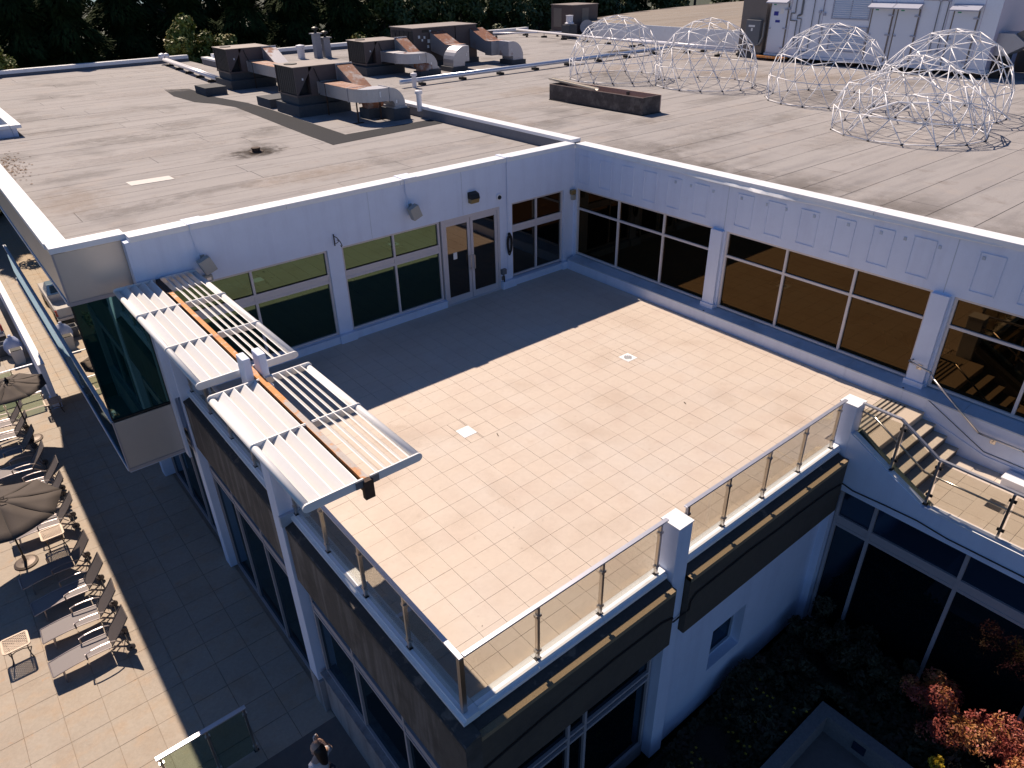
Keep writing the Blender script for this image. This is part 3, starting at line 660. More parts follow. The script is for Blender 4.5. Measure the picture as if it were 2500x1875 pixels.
# ================================================================ railings
def clamp(b,x,y,z,dx,dy):
    b.box(x-.03 if dx else x-.028,x+.03 if dx else x+.028,y-.03,y+.03,z-.02,z+.02)
def railing(name,label,axis,c,a0,a1,posts,z0,z1,glass='railglass',group='glass railings of the terrace',rw=.07,endpost=None):
    r=thing(name,label,'railing',((c,(a0+a1)/2,z0) if axis=='y' else ((a0+a1)/2,c,z0)),group)
    def bx(b,s0,s1,d0,d1,q0,q1):
        if axis=='y': b.box(c+d0,c+d1,s0,s1,q0,q1)
        else: b.box(s0,s1,c+d0,c+d1,q0,q1)
        return b
    bx(B(),a0,a1,-rw/2,rw/2,z1-.03,z1).build('top_rail','alu',r,bevel=.004)
    for s in posts:
        p=bx(B(),s-.022,s+.022,-.028,.028,z0+.006,z1-.031).build('post','steel',r)
        bx(B(),s-.05,s+.05,-.035,.035,z0,z0+.006).build('foot_plate','black',p)
        for q in (z0+.17,z1-.20): bx(B(),s-.05,s+.05,-.030,-.002,q-.022,q+.022).build('clamp','steel',p); bx(B(),s-.05,s+.05,.002,.034,q-.022,q+.022).build('clamp','steel',p)
    ps=sorted(posts)
    for p,q in zip(ps[:-1],ps[1:]): bx(B(),p+.028,q-.028,-.005,.005,z0+.04,z1-.07).build('glass_panel',glass,r)
    return r
railing('glass_railing','pool side glass railing from the big white column to the front corner','y',12.45,5.80,11.065,[5.84,7.1,8.4,9.69],.1,1.185)
railing('glass_railing','glass railing on the pool side half hidden under the louvred sunshades','y',12.45,.06,5.28,[.12,1.38,2.66,3.95,5.2],.1,1.185)
rf=railing('glass_railing','garden side glass railing from the front corner to the middle white post','x',11.03,8.46,12.405,[8.61,9.89,11.15],.1,1.183)
B().box(11.178,12.42,11.025,11.035,.14,1.115).build('glass_panel','railglass',rf)
B().box(12.445,12.455,9.72,11.0,.14,1.115).build('glass_panel','railglass',rf)
B().box(12.415,12.485,10.995,11.065,.1,1.155).build('corner_post','steel',rf)
railing('glass_railing','garden side glass railing between the two white posts','x',11.03,3.10,8.02,[3.27,4.47,5.66,6.85,7.95],.1,1.185)
# stair railing
sr=thing('stair_railing','glass railing with slanted steel top rail and round handrail beside the steps','railing',(2.9,12.5,0),'glass railings of the terrace')
tp=[(2.88,11.27,1.12),(2.88,12.03,1.12),(2.88,12.84,.64),(2.88,14.12,.64),(2.88,22,.64)]
b=B()
for p,q in zip(tp[:-1],tp[1:]): b.bar(p,q,.06,.035)
b.build('top_rail','alu',sr)
b=B().path([(2.74,11.20,.86),(2.74,11.5,.84),(2.74,12.64,.16),(2.74,14.12,.16),(2.74,22,.16)],.021,10); b.build('handrail','steel',sr,smooth=True)
for y,z0,z1 in ((12.11,.03,1.08),(12.88,-.36,.62),(14.13,-.38,.62),(15.4,-.38,.62)):
    p=B().box(2.90,2.945,y-.022,y+.022,z0,z1).build('post','steel',sr)
    B().box(2.86,2.98,y-.05,y+.05,z0-.012,z0).build('foot_plate','black',p)
    for q in (z0+.18,z1-.16): B().box(2.86,2.90,y-.06,y+.06,q-.025,q+.025).build('clamp','black',p)
    B().path([(2.90,y,z1-.50),(2.76,y,z1-.50),(2.74,y,z1-.47)],.010,6).build('bracket','steel',p)
for pts in ([(11.30,.55),(12.05,.13),(12.05,1.02),(11.30,1.02)],[(12.15,.08),(12.84,-.30),(12.84,.56),(12.15,.95)],[(12.92,-.34),(14.09,-.34),(14.09,.56),(12.92,.56)],[(14.17,-.34),(15.36,-.34),(15.36,.56),(14.17,.56)]):
    B().prism(pts,'x',2.866,2.876).build('glass_panel','railglass',sr)
B().prism([(11.3,.38),(12.05,-.05),(12.95,-.53),(12.95,-.36),(12.1,.12),(11.3,.56)],'x',2.835,2.862).build('stringer_plate','railglassG',sr)
B().prism([(11.3,.28),(12.05,-.15),(12.95,-.66),(12.95,-.50),(12.05,-.03),(11.3,.42)],'x',2.64,2.83).build('stringer','curbblue',sr)
hr=thing('wall_handrail','round steel handrail bracketed to the right wall beside the steps','handrail',(.15,12,.3))
B().path([(.10,10.98,.98),(.24,10.96,.98),(.30,11.45,.93),(.42,11.6,.86),(.42,12.72,.06),(.42,13.55,.05),(.42,16,.05)],.021,10).build('tube','steel',hr,smooth=True)
for y,z,xx,xw in ((11.15,.97,.25,.10),(13.0,.06,.42,.325),(14.6,.05,.42,.325)):
    B().path([(xw,y,z-.11),(xx,y,z-.10),(xx,y,z-.02)],.010,6).box(xw,xw+.012,y-.05,y+.05,z-.17,z-.05).build('bracket','steel',hr)
# lower railing by the pool
rn=railing('pool_railing','glass railing with broad white top rail at the bottom left of the photo','x',5.62,14.22,15.95,[14.27,15.02,15.88],ZD,ZD+1.42,'railglassG','glass railings on the pool deck',rw=.10)
railing('pool_railing','frameless glass railing behind the far parasol beside the white garden wall','x',-14.55,14.85,19.5,[15.6,17.2,18.9],ZD,ZD+1.1,'railglassG','glass railings on the pool deck')
railing('pool_railing','low glass screen on the deck in front of the far side table','x',-13.0,14.95,18.5,[14.99,16.2,17.6],ZD,ZD+.62,'railglassG','glass railings on the pool deck')
# ================================================================ louvred sunshades
def blade(b,x,y0,y1,zt,lean):
    h=.125; w=lean
    b.add([(x,y0,zt),(x,y1,zt),(x+w,y1,zt-h),(x+w,y0,zt-h),(x-.012,y0,zt),(x-.012,y1,zt),(x+w-.012,y1,zt-h),(x+w-.012,y0,zt-h)],[(0,1,2,3),(7,6,5,4),(0,4,5,1),(3,2,6,7),(0,3,7,4),(1,5,6,2)])
def halfshade(name,label,sgn,ys,ztop=2.95):
    # sgn +1: pool side half (x 12.62..13.35) ; -1: terrace side half
    xc=12.49; y0,y1=ys[0],ys[-1]
    if sgn>0: xi,xo=12.60,13.33
    else: xi,xo=12.34,11.70
    t=thing(name,label,'sunshade',((xi+xo)/2,(y0+y1)/2,ztop-.2),'louvred sunshades over the pool side')
    B().tube((xo,y0-.01,ztop-.10),(xo,y1+.01,ztop-.065),.058,18).build('edge_tube','shade',t,smooth=True)
    for y in ys:
        xa,xb=(xc+.05,xo) if sgn>0 else (xo,xc-.05)
        b=B(); n=8; pr=[]
        if sgn>0:
            pr=[(xa,ztop-.13),(xa,ztop)]+[(xb+.065*math.sin(PI*k/n),ztop-.065+.065*math.cos(PI*k/n)) for k in range(n+1)]
        else:
            pr=[(xb,ztop),(xb,ztop-.13)]+[(xa-.065*math.sin(PI*k/n),ztop-.065-.065*math.cos(PI*k/n)) for k in range(n+1)]
        b.prism(pr,'y',y-.012,y+.012); b.build('rib','shade',t)
        B().box(min(xc+sgn*.05,xc+sgn*.17),max(xc+sgn*.05,xc+sgn*.17),y+.013,y+.025,ztop-.125,ztop-.01).build('bolt_plate','alu' if y!=ys[-1] else 'greybox',t)
    for a,b_ in zip(ys[:-1],ys[1:]):
        for k in range(4 if sgn>0 else 5):
            if sgn>0: x=12.62+.172*k; ln=.165
            else: x=12.35-.128*k; ln=-.112
            b=B(); blade(b,x,a+.013,b_-.013,ztop-.004,ln); b.build('blade','shade',t)
    return t
for nm,ys in (('far',[.10,1.80,3.60,5.24]),('near',[5.76,7.47,9.17])):
    for s in (1,-1):
        halfshade('sunshade',{('far',1):'louvred white sunshade at the building wall, half overhanging the pool deck',('far',-1):'louvred white sunshade at the building wall, half over the terrace',('near',1):'louvred white sunshade nearer the camera, half overhanging the pool deck',('near',-1):'louvred white sunshade nearer the camera, half over the terrace'}[(nm,s)],s,ys)
bm=thing('rusty_beam','orange rusted steel beam carrying the louvred sunshades','beam',(12.49,4.6,2.7))
B().box(12.43,12.55,.0,1.0,2.72,2.90).build('wall_bracket','rustdark',bm)
B().box(12.45,12.53,1.0,9.12,2.68,2.90).build('web','rustdark',bm)
B().box(12.445,12.535,1.0,6.6,2.90,2.915).build('flange','rustbeam',bm); B().box(12.445,12.535,6.6,9.14,2.90,2.915).build('flange','greybeam',bm)
B().box(12.5355,12.542,3.5,9.14,2.87,2.917).build('edge','rustbeam',bm)
B().box(12.42,12.56,9.14,9.22,2.62,2.91).build('end_plate','rustdark',bm)
# ================================================================ roof plant
def rtu(name,label,nx,fy,r,grp,w=2.2,d=1.8,bot=.72,top=1.82,cshift=0,curb=True,wedge=True,duct=2.4,rustm='rust'):
    t=thing(name,label,'air conditioner',(nx-w/2,fy-d/2,r),grp)
    B().box(nx-w+.05,nx+.12,fy-d-.15,fy+.22,r,r+.42).build('roof_curb','curbblue',t)
    B().box(nx-w+.06,nx-.04,fy-d+.05,fy-.04,r+.42,r+bot).build('plinth','curbblue',t)
    B().box(nx-w,nx+.02,fy-d,fy+.02,r+bot,r+bot+.06).build('base_rail','hvac',t)
    B().box(nx-w,nx-.62,fy-d,fy,r+bot+.06,r+top-.03).build('cabinet','hvac',t)
    B().box(nx-.62,nx-.10,fy-d+.03,fy-.35,r+bot+.06,r+top-.03).build('fan_section','coil',t)
    B().box(nx-.10,nx-.03,fy-d+.06,fy-.06,r+bot+.08,r+top-.05).build('coil','coil',t)
    for k in range(9): B().box(nx-.03,nx-.018,fy-d+.1+.19*k,fy-d+.115+.19*k,r+bot+.1,r+top-.06).build('coil_fin','coil',t)
    B().prism([(nx,r+top-.03),(nx-.78,r+top-.03),(nx-.05,r+bot+.06),(nx,r+bot+.06)],'y',fy-.03,fy).build('side_panel','hvac',t)
    B().prism([(nx,r+top-.03),(nx-.06,r+top-.03),(nx-.06,r+bot+.06),(nx,r+bot+.06)],'y',fy-d,fy-d+.04).build('side_panel','hvac',t)
    B().box(nx-w-.02,nx+.04,fy-d-.03,fy+.03,r+top-.03,r+top).build('top_panel','hvactop',t,bevel=.008)
    B().lathe((nx-.38,fy-d*.6,r+top),[(.26,0),(.26,.03),(.2,.035),(.02,.02)],18).build('fan_guard','coil',t)
    B().box(nx-.35,nx-.29,fy,fy+.006,r+top-.50,r+top-.42).build('label','decal',t); B().box(nx-w+.3,nx-w+.37,fy,fy+.006,r+top-.42,r+top-.28).build('label','decal',t)
    B().path([(nx-.85,fy+.02,r+top-.1),(nx-.95,fy+.05,r+top-.45),(nx-1.1,fy+.06,r+bot+.3),(nx-.9,fy+.08,r+bot+.02),(nx-1.3,fy+.1,r+bot+.1)],.014,6).build('cable','cable',t)
    return t
def arc(cx,cy,r,a0,a1,n,z=None,plane='xy'):
    return [(cx+r*math.cos(a0+(a1-a0)*k/n),cy+r*math.sin(a0+(a1-a0)*k/n)) for k in range(n+1)]
def duct(name,label,grp,path,side,w,h,base_,curb,body='galv',top='rust',legs=()):
    t=thing(name,label,'air duct',base_,grp)
    B().sweep(path,side,w,h).build('duct_body',body,t)
    if top:
        # sheet lying on the top of the level stretch
        q=[(p[0],p[1],p[2]+h/2+.004) for p in path if abs(p[2]-path[0][2])<.02]
        if len(q)>1: B().sweep(q,side,w-.01,.006).build('top_sheet',top,t)
    n=len(path)
    for k in (0,n//3,2*n//3,n-1):
        a=Vector(path[k]); bq=Vector(path[min(k+1,n-1)]) if k<n-1 else a+(a-Vector(path[k-1])).normalized()*.03
        dd=(bq-a).normalized()*.035
        B().sweep([a-dd*.5,a+dd],side,w+.05,h+.05).build('flange','galv',t)
    if curb: B().box(*curb).build('roof_curb','curbblue',t)
    for (x,y,z0,z1) in legs:
        l=B().box(x-.02,x+.02,y-.02,y+.02,z0+.03,z1).build('support_leg','rustdark',t); B().box(x-.18,x+.18,y-.05,y+.05,z0,z0+.03).build('foot','rustdark',l)
    return t
G1='rooftop air conditioners with brown cabinets'; G2='rusty sheet metal ducts on the roof'
def supply(label,nx,fy,r,ylen,xlen=.95,legs=True,top='rust'):
    xc=nx-1.32; z=r+.97; ye=fy+ylen
    P=[(xc,fy,z),(xc,ye-.55,z)]+[(xc-.55+.55*math.cos(a),ye-.55+.55*math.sin(a),z) for a in [k*PI/16 for k in range(1,9)]]
    P+= [(xc-.55-xlen*.35,ye,z)]
    x2=P[-1][0]
    P+= [(x2-.42*math.sin(a),ye,z-.42+.42*math.cos(a)) for a in [k*PI/12 for k in range(1,7)]]
    P+= [(x2-.42,ye,r+.42)]
    # split into flat and drop so the section stays upright
    t=thing('supply_duct',label,'air duct',(xc,(fy+ye)/2,r),G2)
    flat=[p for p in P if abs(p[2]-z)<.001]; drop=P[len(flat)-1:]
    B().sweep(flat,'h',.78,.46).build('duct_body','galv',t)
    q=[(p[0],p[1],p[2]+.236) for p in flat[:max(2,len(flat)//2)]]; B().sweep(q,'h',.77,.008).build('top_sheet',top,t)
    B().sweep(drop,(0,1,0),.78,.46).build('elbow','galv',t,smooth=False)
    for k in (0,1,len(flat)-1):
        a=Vector(flat[k]); d2=(Vector(flat[min(k+1,len(flat)-1)])-Vector(flat[max(k-1,0)])).normalized()
        B().sweep([a-d2*.02,a+d2*.02],'h',.83,.51).build('flange','galv',t)
    B().box(x2-.42-.36,x2-.42+.36,ye-.48,ye+.48,r,r+.42).build('roof_curb','curbblue',t)
    B().box(x2-.42-.29,x2-.42+.29,ye-.42,ye+.42,r+.42,r+.5).build('collar','galv',t)
    B().box(x2-.3,x2-.24,ye+.39,ye+.396,r+.62,r+.74).build('label','decal',t); B().box(xc-.5,xc-.44,ye+.39,ye+.396,r+.9,r+1.1).build('label','decal',t)
    if legs:
        for (x,y) in ((xc+.30,ye-.10),(xc-.75,ye-.2)):
            l=B().box(x-.022,x+.022,y-.022,y+.022,r+.03,r+.74).build('support_leg','rustdark',t); B().box(x-.2,x+.2,y-.06,y+.06,r,r+.03).build('foot','rustdark',l)
        l=B().box(xc+.36,xc+.40,fy+.6,fy+.64,r+.03,r+1.2).build('support_leg','rustdark',t)
    return t
def ret(label,nx,fy,r,w=2.2,top='rust'):
    x0=nx-2.50; x1=nx-1.80; xc=(x0+x1)/2; ye=fy+1.65
    t=thing('return_duct',label,'air duct',(xc,fy+1.2,r),G2)
    B().prism([(fy+.01,r+1.78),(fy+.01,r+.80),(ye,r+.50),(ye,r+.98)],'x',x0,x1).build('sloping_hood','galv',t)
    B().add([(x0+.01,fy+.02,r+1.79),(x1-.01,fy+.02,r+1.79),(x1-.01,ye,r+.995),(x0+.01,ye,r+.995)],[(0,1,2,3)]).build('top_sheet',top,t)
    B().box(x0-.02,x1+.02,fy+.012,fy+.05,r+.78,r+1.82).build('flange','galv',t); B().box(x0-.02,x1+.02,ye-.02,ye+.02,r+.47,r+1.01).build('flange','galv',t)
    P=[(xc,ye,r+.74),(xc,ye+.15,r+.74)]+[(xc-.35*math.sin(a)*0,ye+.15+.30*math.sin(a),r+.44+.30*math.cos(a)) for a in [k*PI/12 for k in range(1,7)]]+[(xc,ye+.45,r+.3)]
    B().sweep(P,(1,0,0),.70,.47).build('elbow','rustlight' if top!='rust' else 'rust',t)
    B().box(xc-.42,xc+.42,ye+.08,ye+.82,r,r+.36).build('roof_curb','curbblue',t)
    return t
rtu('rooftop_unit','brown air conditioner with V shaped end panel nearest the camera on the left roof',3.2,-12.5,RL,G1)
o=B().box(1.35,3.3,-16.6,-15.2,RL,RL+.36).build('roof_plinth','curbblue'); tag(o,'low blue grey curb behind the nearest brown air conditioner','plinth')
supply('rusty topped duct curving from the nearest air conditioner down to its curb',3.2,-12.5,RL,3.0)
ret('steep rusty duct behind the nearest air conditioner',3.2,-12.5,RL)
rtu('rooftop_unit','brown air conditioner at the back left, level with the white pipe end',2.42,-21.8,RL,G1)
o=B().box(3.14,4.15,-22.1,-20.62,RL,RL+.36).build('roof_plinth','curbblue'); tag(o,'low blue grey curb beside the back left air conditioner','plinth')
supply('duct running forward from the back left air conditioner, mostly clean galvanised',2.42,-21.8,RL,4.6,legs=True)
ret('broad sloping duct with faint rust streaks at the back left air conditioner',2.42,-21.8,RL,top='rustlight')
rtu('rooftop_unit','brown air conditioner in the middle of the roof in front of the grey flue',-3.75,-19.4,RR,G1,bot=.5,top=1.6)
supply('short galvanised duct curving down in front of the middle air conditioner',-3.75,-19.4,RR-.12,1.9,legs=False,top='rustlight')
ret('rust red sloping duct at the middle air conditioner',-3.75,-19.4,RR-.12)
# large unit
t=thing('rooftop_unit','largest brown air conditioner of joined cabinets with paper notices','air conditioner',(-9.3,-21.3,RR),G1)
B().box(-11.5,-7.15,-22.6,-20.1,RR,RR+.25).build('roof_curb','curbblue',t)
B().box(-8.5,-7.2,-22.5,-20.2,RR+.25,RR+1.93).build('cabinet','hvac',t); B().box(-10.0,-8.52,-22.5,-20.25,RR+.25,RR+1.93).build('cabinet','hvac',t); B().box(-11.45,-10.02,-22.5,-20.2,RR+.25,RR+1.93).build('cabinet','hvac',t)
B().box(-11.5,-7.15,-22.55,-20.15,RR+1.93,RR+1.97).build('top_panel','hvactop',t)
for k in range(5): B().box(-7.19,-7.17,-22.35+.45*k,-21.98+.45*k,RR+.4,RR+1.8).build('coil','coil',t)
for x,z,s in ((-7.55,1.45,.09),(-7.75,1.3,.07),(-7.9,1.42,.08),(-8.15,1.2,.11),(-8.1,.95,.09),(-8.3,1.7,.07)): B().box(x-s,x+s*.4,-20.2,-20.192,RR+z,RR+z+s*1.6).build('notice','decal',t)
B().box(-7.78,-8.2,-20.198,-20.19,RR+1.72,RR+1.86).build('stencil','black',t)
B().box(-12.5,-11.5,-20.9,-20.0,RR+1.3,RR+1.55).build('hood','hvac',t)
for lx,lab in ((-8.0,'left rusty duct with big round galvanised elbow at the largest unit'),(-10.7,'right rusty duct with rust spattered round elbow at the largest unit')):
    t=thing('return_duct',lab,'air duct',(lx,-18.8,RR),G2)
    B().add([(lx-1.15,-20.15,RR+1.75),(lx-.25,-20.15,RR+1.75),(lx-.35,-18.9,RR+1.2),(lx-1.3,-18.9,RR+1.2),(lx-1.15,-20.15,RR+.8),(lx-.25,-20.15,RR+.8),(lx-.35,-18.9,RR+.55),(lx-1.3,-18.9,RR+.55)],[(0,1,2,3),(4,7,6,5),(0,3,7,4),(1,5,6,2),(0,4,5,1),(3,2,6,7)]).build('sloping_hood','galv',t)
    B().add([(lx-1.15,-20.15,RR+1.757),(lx-.25,-20.15,RR+1.757),(lx-.35,-18.9,RR+1.207),(lx-1.3,-18.9,RR+1.207)],[(0,1,2,3)]).build('top_sheet','rust',t)
    zc=RR+.82; P=[(lx-.82,-18.9,zc),(lx-.82,-18.3,zc)]
    B().sweep(P,'h',.95,.72).build('duct_body','galv',t); B().sweep([(p[0],p[1],p[2]+.366) for p in P],'h',.94,.008).build('top_sheet','rust' ,t)
    ex=lx-.82+(.0)
    D=[(ex-.1 if lx>-9 else ex-.1,-18.3,zc)]
    sg=1 if lx>-9 else -1
    D=[(ex+sg*.0,-17.85,zc),(ex+sg*.25,-17.85,zc)]+[(ex+sg*(.25+.42*math.sin(a)),-17.85,zc-.42+.42*math.cos(a)) for a in [k*PI/14 for k in range(1,8)]]+[(ex+sg*.67,-17.85,RR+.22)]
    B().sweep(D,(0,1,0),.95,.74).build('elbow','rustlight' if sg<0 else 'galv',t,smooth=False)
    B().box(ex+sg*.67-.5,ex+sg*.67+.5,-18.4,-17.3,RR,RR+.24).build('roof_curb','curbblue',t)
    B().box(ex+sg*.2-.03,ex+sg*.2+.0,-17.37,-17.36,RR+.7,RR+.85).build('label','decal',t)
# right hand far unit, flue, vents, dish
t=thing('rooftop_unit','square brown air conditioner at the far end of the roof behind the domes','air conditioner',(-28,-29,RR),G1)
B().box(-29.3,-26.6,-30.6,-28.2,RR+.25,RR+2.0).build('cabinet','hvac',t); B().box(-29.3,-26.5,-30.7,-28.1,RR,RR+.24).build('roof_curb','curbblue',t); B().box(-29.35,-26.55,-30.65,-28.15,RR+2.0,RR+2.05).build('top_panel','hvactop',t)
B().box(-28.3,-27.6,-28.2,-28.18,RR+.5,RR+1.8).build('door','tan',t); B().box(-26.6,-26.58,-30.3,-29.4,RR+.5,RR+1.8).build('door','tan',t)
t=thing('roof_vent','white mushroom exhaust vent on a dark curb near the far unit','vent',(-24.6,-26.4,RR))
B().box(-25.0,-24.2,-26.8,-26.0,RR,RR+.9).build('curb','curbblue',t); B().lathe((-24.6,-26.4,RR+.9),[(.2,0),(.34,.06),(.34,.12),(.25,.16),(.25,.55),(.28,.57),(.28,.62),(.05,.64)],18).build('cowl','pipe',t,smooth=False)
t=thing('satellite_dish','grey satellite dish standing beside the white mushroom vent','satellite dish',(-24.4,-24.3,RR))
B().tube((-24.4,-24.3,RR),(-24.4,-24.3,RR+.6),.04).build('mast','greybox',t)
b=B(); n=20; c=Vector((-24.3,-24.25,RR+.85)); nn=Vector((.6,.75,.35)).normalized(); ua=nn.orthogonal().normalized(); ub=nn.cross(ua); vs=[c-nn*.12]
for rr_,dd in ((.25,.09),(.5,0)):
    for k in range(n): a=2*PI*k/n; vs.append(c+ua*rr_*math.cos(a)+ub*rr_*math.sin(a)-nn*dd)
fs=[(0,1+k,1+(k+1)%n) for k in range(n)]+[(1+k,1+n+k,1+n+(k+1)%n,1+(k+1)%n) for k in range(n)]
b.add(vs,fs).tube(c-nn*.1,c+nn*.3,.015,6); b.build('dish','chimneym',t,smooth=True)
t=thing('flue','pair of square grey concrete flues with black cowls at the back of the roof','chimney',(-6,-29,RR))
B().box(-6.0,-5.6,-29.3,-28.9,RR,RR+1.35).build('shaft','chimneym',t); B().box(-6.55,-6.15,-29.2,-28.8,RR,RR+1.1).build('shaft','chimneym',t)
for x,y,z in ((-5.8,-29.1,1.35),(-6.35,-29.0,1.1)):
    B().box(x-.3,x+.3,y-.3,y+.3,RR+z,RR+z+.05).build('cap','chimneym',t); B().lathe((x,y,RR+z+.05),[(.08,0),(.08,.18),(.2,.2),(.2,.3),(.05,.36)],12).build('cowl','black',t)
t=thing('flue','short round pale flue at the back parapet','chimney',(-4.6,-29.5,RR)); B().lathe((-4.9,-29.6,RR),[(.22,0),(.22,.6),(.27,.62),(.27,.75),(.05,.8)],14).build('shaft','pipe',t)
for i,(x,y,h) in enumerate(((.35,-9.9,.55),(-.15,-8.9,.62),(-3.3,-14.2,.5))):
    t=thing('vent_pipe',['white capped pipe standing behind the curved duct','squat grey vent at the end of the curved duct','white capped pipe at the near end of the long silver pipe'][i],'vent',(x,y,RR)); B().lathe((x,y,RR),[(.10,0),(.10,h),(.15,h+.01),(.15,h+.12),(.03,h+.15)],12).build('pipe','pipe',t)
# pipes
def roofpipe(label,p,q,r,m,n=6,double=False,z=RR):
    t=thing('roof_pipe',label,'pipe',((p[0]+q[0])/2,(p[1]+q[1])/2,z),'insulated pipes on the roof')
    P=Vector(p);Q=Vector(q); d=(Q-P).normalized(); s=Vector((-d.y,d.x,0))
    for off in ((-.09,.09) if double else (0,)):
        B().tube(P+s*off,Q+s*off,r,10).build('pipe',m,t,smooth=True)
    for k in range(n):
        c=P.lerp(Q,(k+.5)/n); w=.22
        B().bar(c-s*w-Vector((0,0,c.z-z-.06)),c+s*w-Vector((0,0,c.z-z-.06)),.16,.12).build('support_block','dark',t)
        B().bar(c+Vector((0,0,-r)),c+Vector((0,0,-(c.z-z))),.03,.03,up=(1,0,0)).build('strut','dark',t)
    return t
roofpipe('twin white pipes running from the back parapet to the back left air conditioner',(1.54,-35.6,RL+.3),(2.3,-24.2,RL+.3),.09,'pipe',5,True,RL)
roofpipe('long silver and blue foil pipe crossing the roof in front of the domes',(-2.8,-14.6,RR+.25),(-22.0,-15.0,RR+.25),.11,'bluepipe',8)
roofpipe('white pipe running from the back parapet past the far side of the domes',(-24.2,-32.0,RR+.35),(-22.2,-10.2,RR+.35),.08,'pipe',9)
roofpipe('white pipe curving behind the second dome to the plant room',(-23.9,-20,RR+.3),(-23.6,-9.6,RR+.3),.10,'pipe',4)
roofpipe('thin white pipe on the far roof beyond the square unit',(-20.6,-31.9,RR+.3),(-26,-27.5,RR+.3),.06,'pipe',3)
t=thing('pipe_junction','white pipe elbows bundled at the back parapet','pipe',(1.5,-35.8,RL))
for dx,dy in ((-.2,0),(.15,.1),(0,-.25)): B().lathe((1.5+dx,-35.9+dy,RL+.3),[(.05,0),(.16,.05),(.18,.18),(.13,.3),(.02,.33)],10).build('elbow','pipe',t)
# leaf litter by the left coping
b=B()
for k in range(190):
    x=13.45+random.gauss(0,.22); y=-11.2+random.gauss(0,1.0); s=random.uniform(.02,.06); a=random.random()*PI
    if x>13.8: x=13.8-random.random()*.3
    z=RL+.012; dx,dy=s*math.cos(a),s*math.sin(a)
    b.add([(x-dx,y-dy,z),(x+dy*.5,y-dx*.5,z+.012),(x+dx,y+dy,z+.004),(x-dy*.5,y+dx*.5,z+.012)],[(0,1,2,3)])
o=b.build('leaf_litter',mat('dry_leaves',(.22,.11,.04),.9,var=.3)); tag(o,'brown dry leaves gathered along the left roof coping','leaves'); o['kind']='stuff'
# planter box trough on roof
t=thing('plywood_trough','long dark weathered plywood trough standing in front of the domes','planter box',(-5.9,-4.7,RR),rz=0)
xa,xb,ya,yb,zt=-6.42,-5.42,-7.22,-2.15,.62
B().box(xb-.05,xb,ya,yb,RR+.03,RR+zt).build('side_board','woodgrey',t); B().box(xa,xa+.05,ya,yb,RR+.03,RR+zt).build('side_board','woodpink',t)
B().box(xa+.05,xb-.05,ya,ya+.05,RR+.03,RR+zt).build('end_board','woodgrey',t); B().box(xa+.05,xb-.05,yb-.05,yb,RR+.03,RR+zt).build('end_board','woodgrey',t); B().box(xa+.05,xb-.05,ya+.05,yb-.05,RR+.03,RR+.08).build('bottom_board','woodpink',t)
B().box(xb,xb+.006,ya,yb,RR+zt-.02,RR+zt).build('edge_strip','woodpink',t)
for y in (-5.5,-3.8): B().box(xa+.055,xa+.10,y,y+.12,RR+.08,RR+zt-.05).build('batten','woodgrey',t)
B().box(xa-.03,xb+.03,ya-.0,yb+.03,RR,RR+.03).build('skid','dark',t)
t=thing('gutter_length','cream length of gutter lying on the near edge of the plywood trough','gutter',(-5.6,-5.7,RR+zt))
b=B(); vs=[];n=8
for k in range(n+1):
    a=PI*k/n; 
    for y,xx,zz in ((-7.55,-5.75,RR+.80),(-4.6,-5.52,RR+.70)): vs.append((xx-.11*math.cos(a),y,zz-.10*math.sin(a)))
fs=[(2*k,2*k+1,2*k+3,2*k+2) for k in range(n)]; b.add(vs,fs); o=b.build('channel','gutter',t); md=o.modifiers.new('s','SOLIDIFY'); md.thickness=.012
# ================================================================ geodesic dome frames
def icosphere3():
    bm=bmesh.new(); ph=(1+5**.5)/2
    V=[(0,1,ph),(0,-1,ph),(0,1,-ph),(0,-1,-ph),(1,ph,0),(-1,ph,0),(1,-ph,0),(-1,-ph,0),(ph,0,1),(ph,0,-1),(-ph,0,1),(-ph,0,-1)]
    V=[Vector(v).normalized() for v in V]
    q=V[0].rotation_difference(Vector((0,0,1))); V=[q@v for v in V]
    el=min((V[i]-V[0]).length for i in range(1,12))
    F3=[(i,j,k) for i in range(12) for j in range(i+1,12) for k in range(j+1,12) if abs((V[i]-V[j]).length-el)<.01 and abs((V[j]-V[k]).length-el)<.01 and abs((V[i]-V[k]).length-el)<.01]
    P=[];E=set()
    def pid(p):
        p=p.normalized()
        for n,q in enumerate(P):
            if (q-p).length<.01: return n
        P.append(p); return len(P)-1
    N=3
    for a,b,c in F3:
        g={}
        for i in range(N+1):
            for j in range(N+1-i):
                g[i,j]=pid(V[a]*(i/N)+V[b]*(j/N)+V[c]*((N-i-j)/N))
        for i in range(N):
            for j in range(N-i):
                for u,v in (((i,j),(i+1,j)),((i,j),(i,j+1)),((i+1,j),(i,j+1))): E.add(tuple(sorted((g[u],g[v]))))
    return P,E
DP,DE=icosphere3()
strut_me=B().tube((0,0,0),(0,0,1),.0165,7).mesh('strut',smooth=True); strut_me.materials.append(M['dome'])
hub_me=B().lathe((0,0,0),[(.026,-.012),(.032,0),(.026,.012)],8).mesh('hub'); hub_me.materials.append(M['hub'])
hub_dark=B().lathe((0,0,-.04),[(.035,.0),(.042,.02),(.03,.05)],8).mesh('hub'); hub_dark.materials.append(M['dark'])
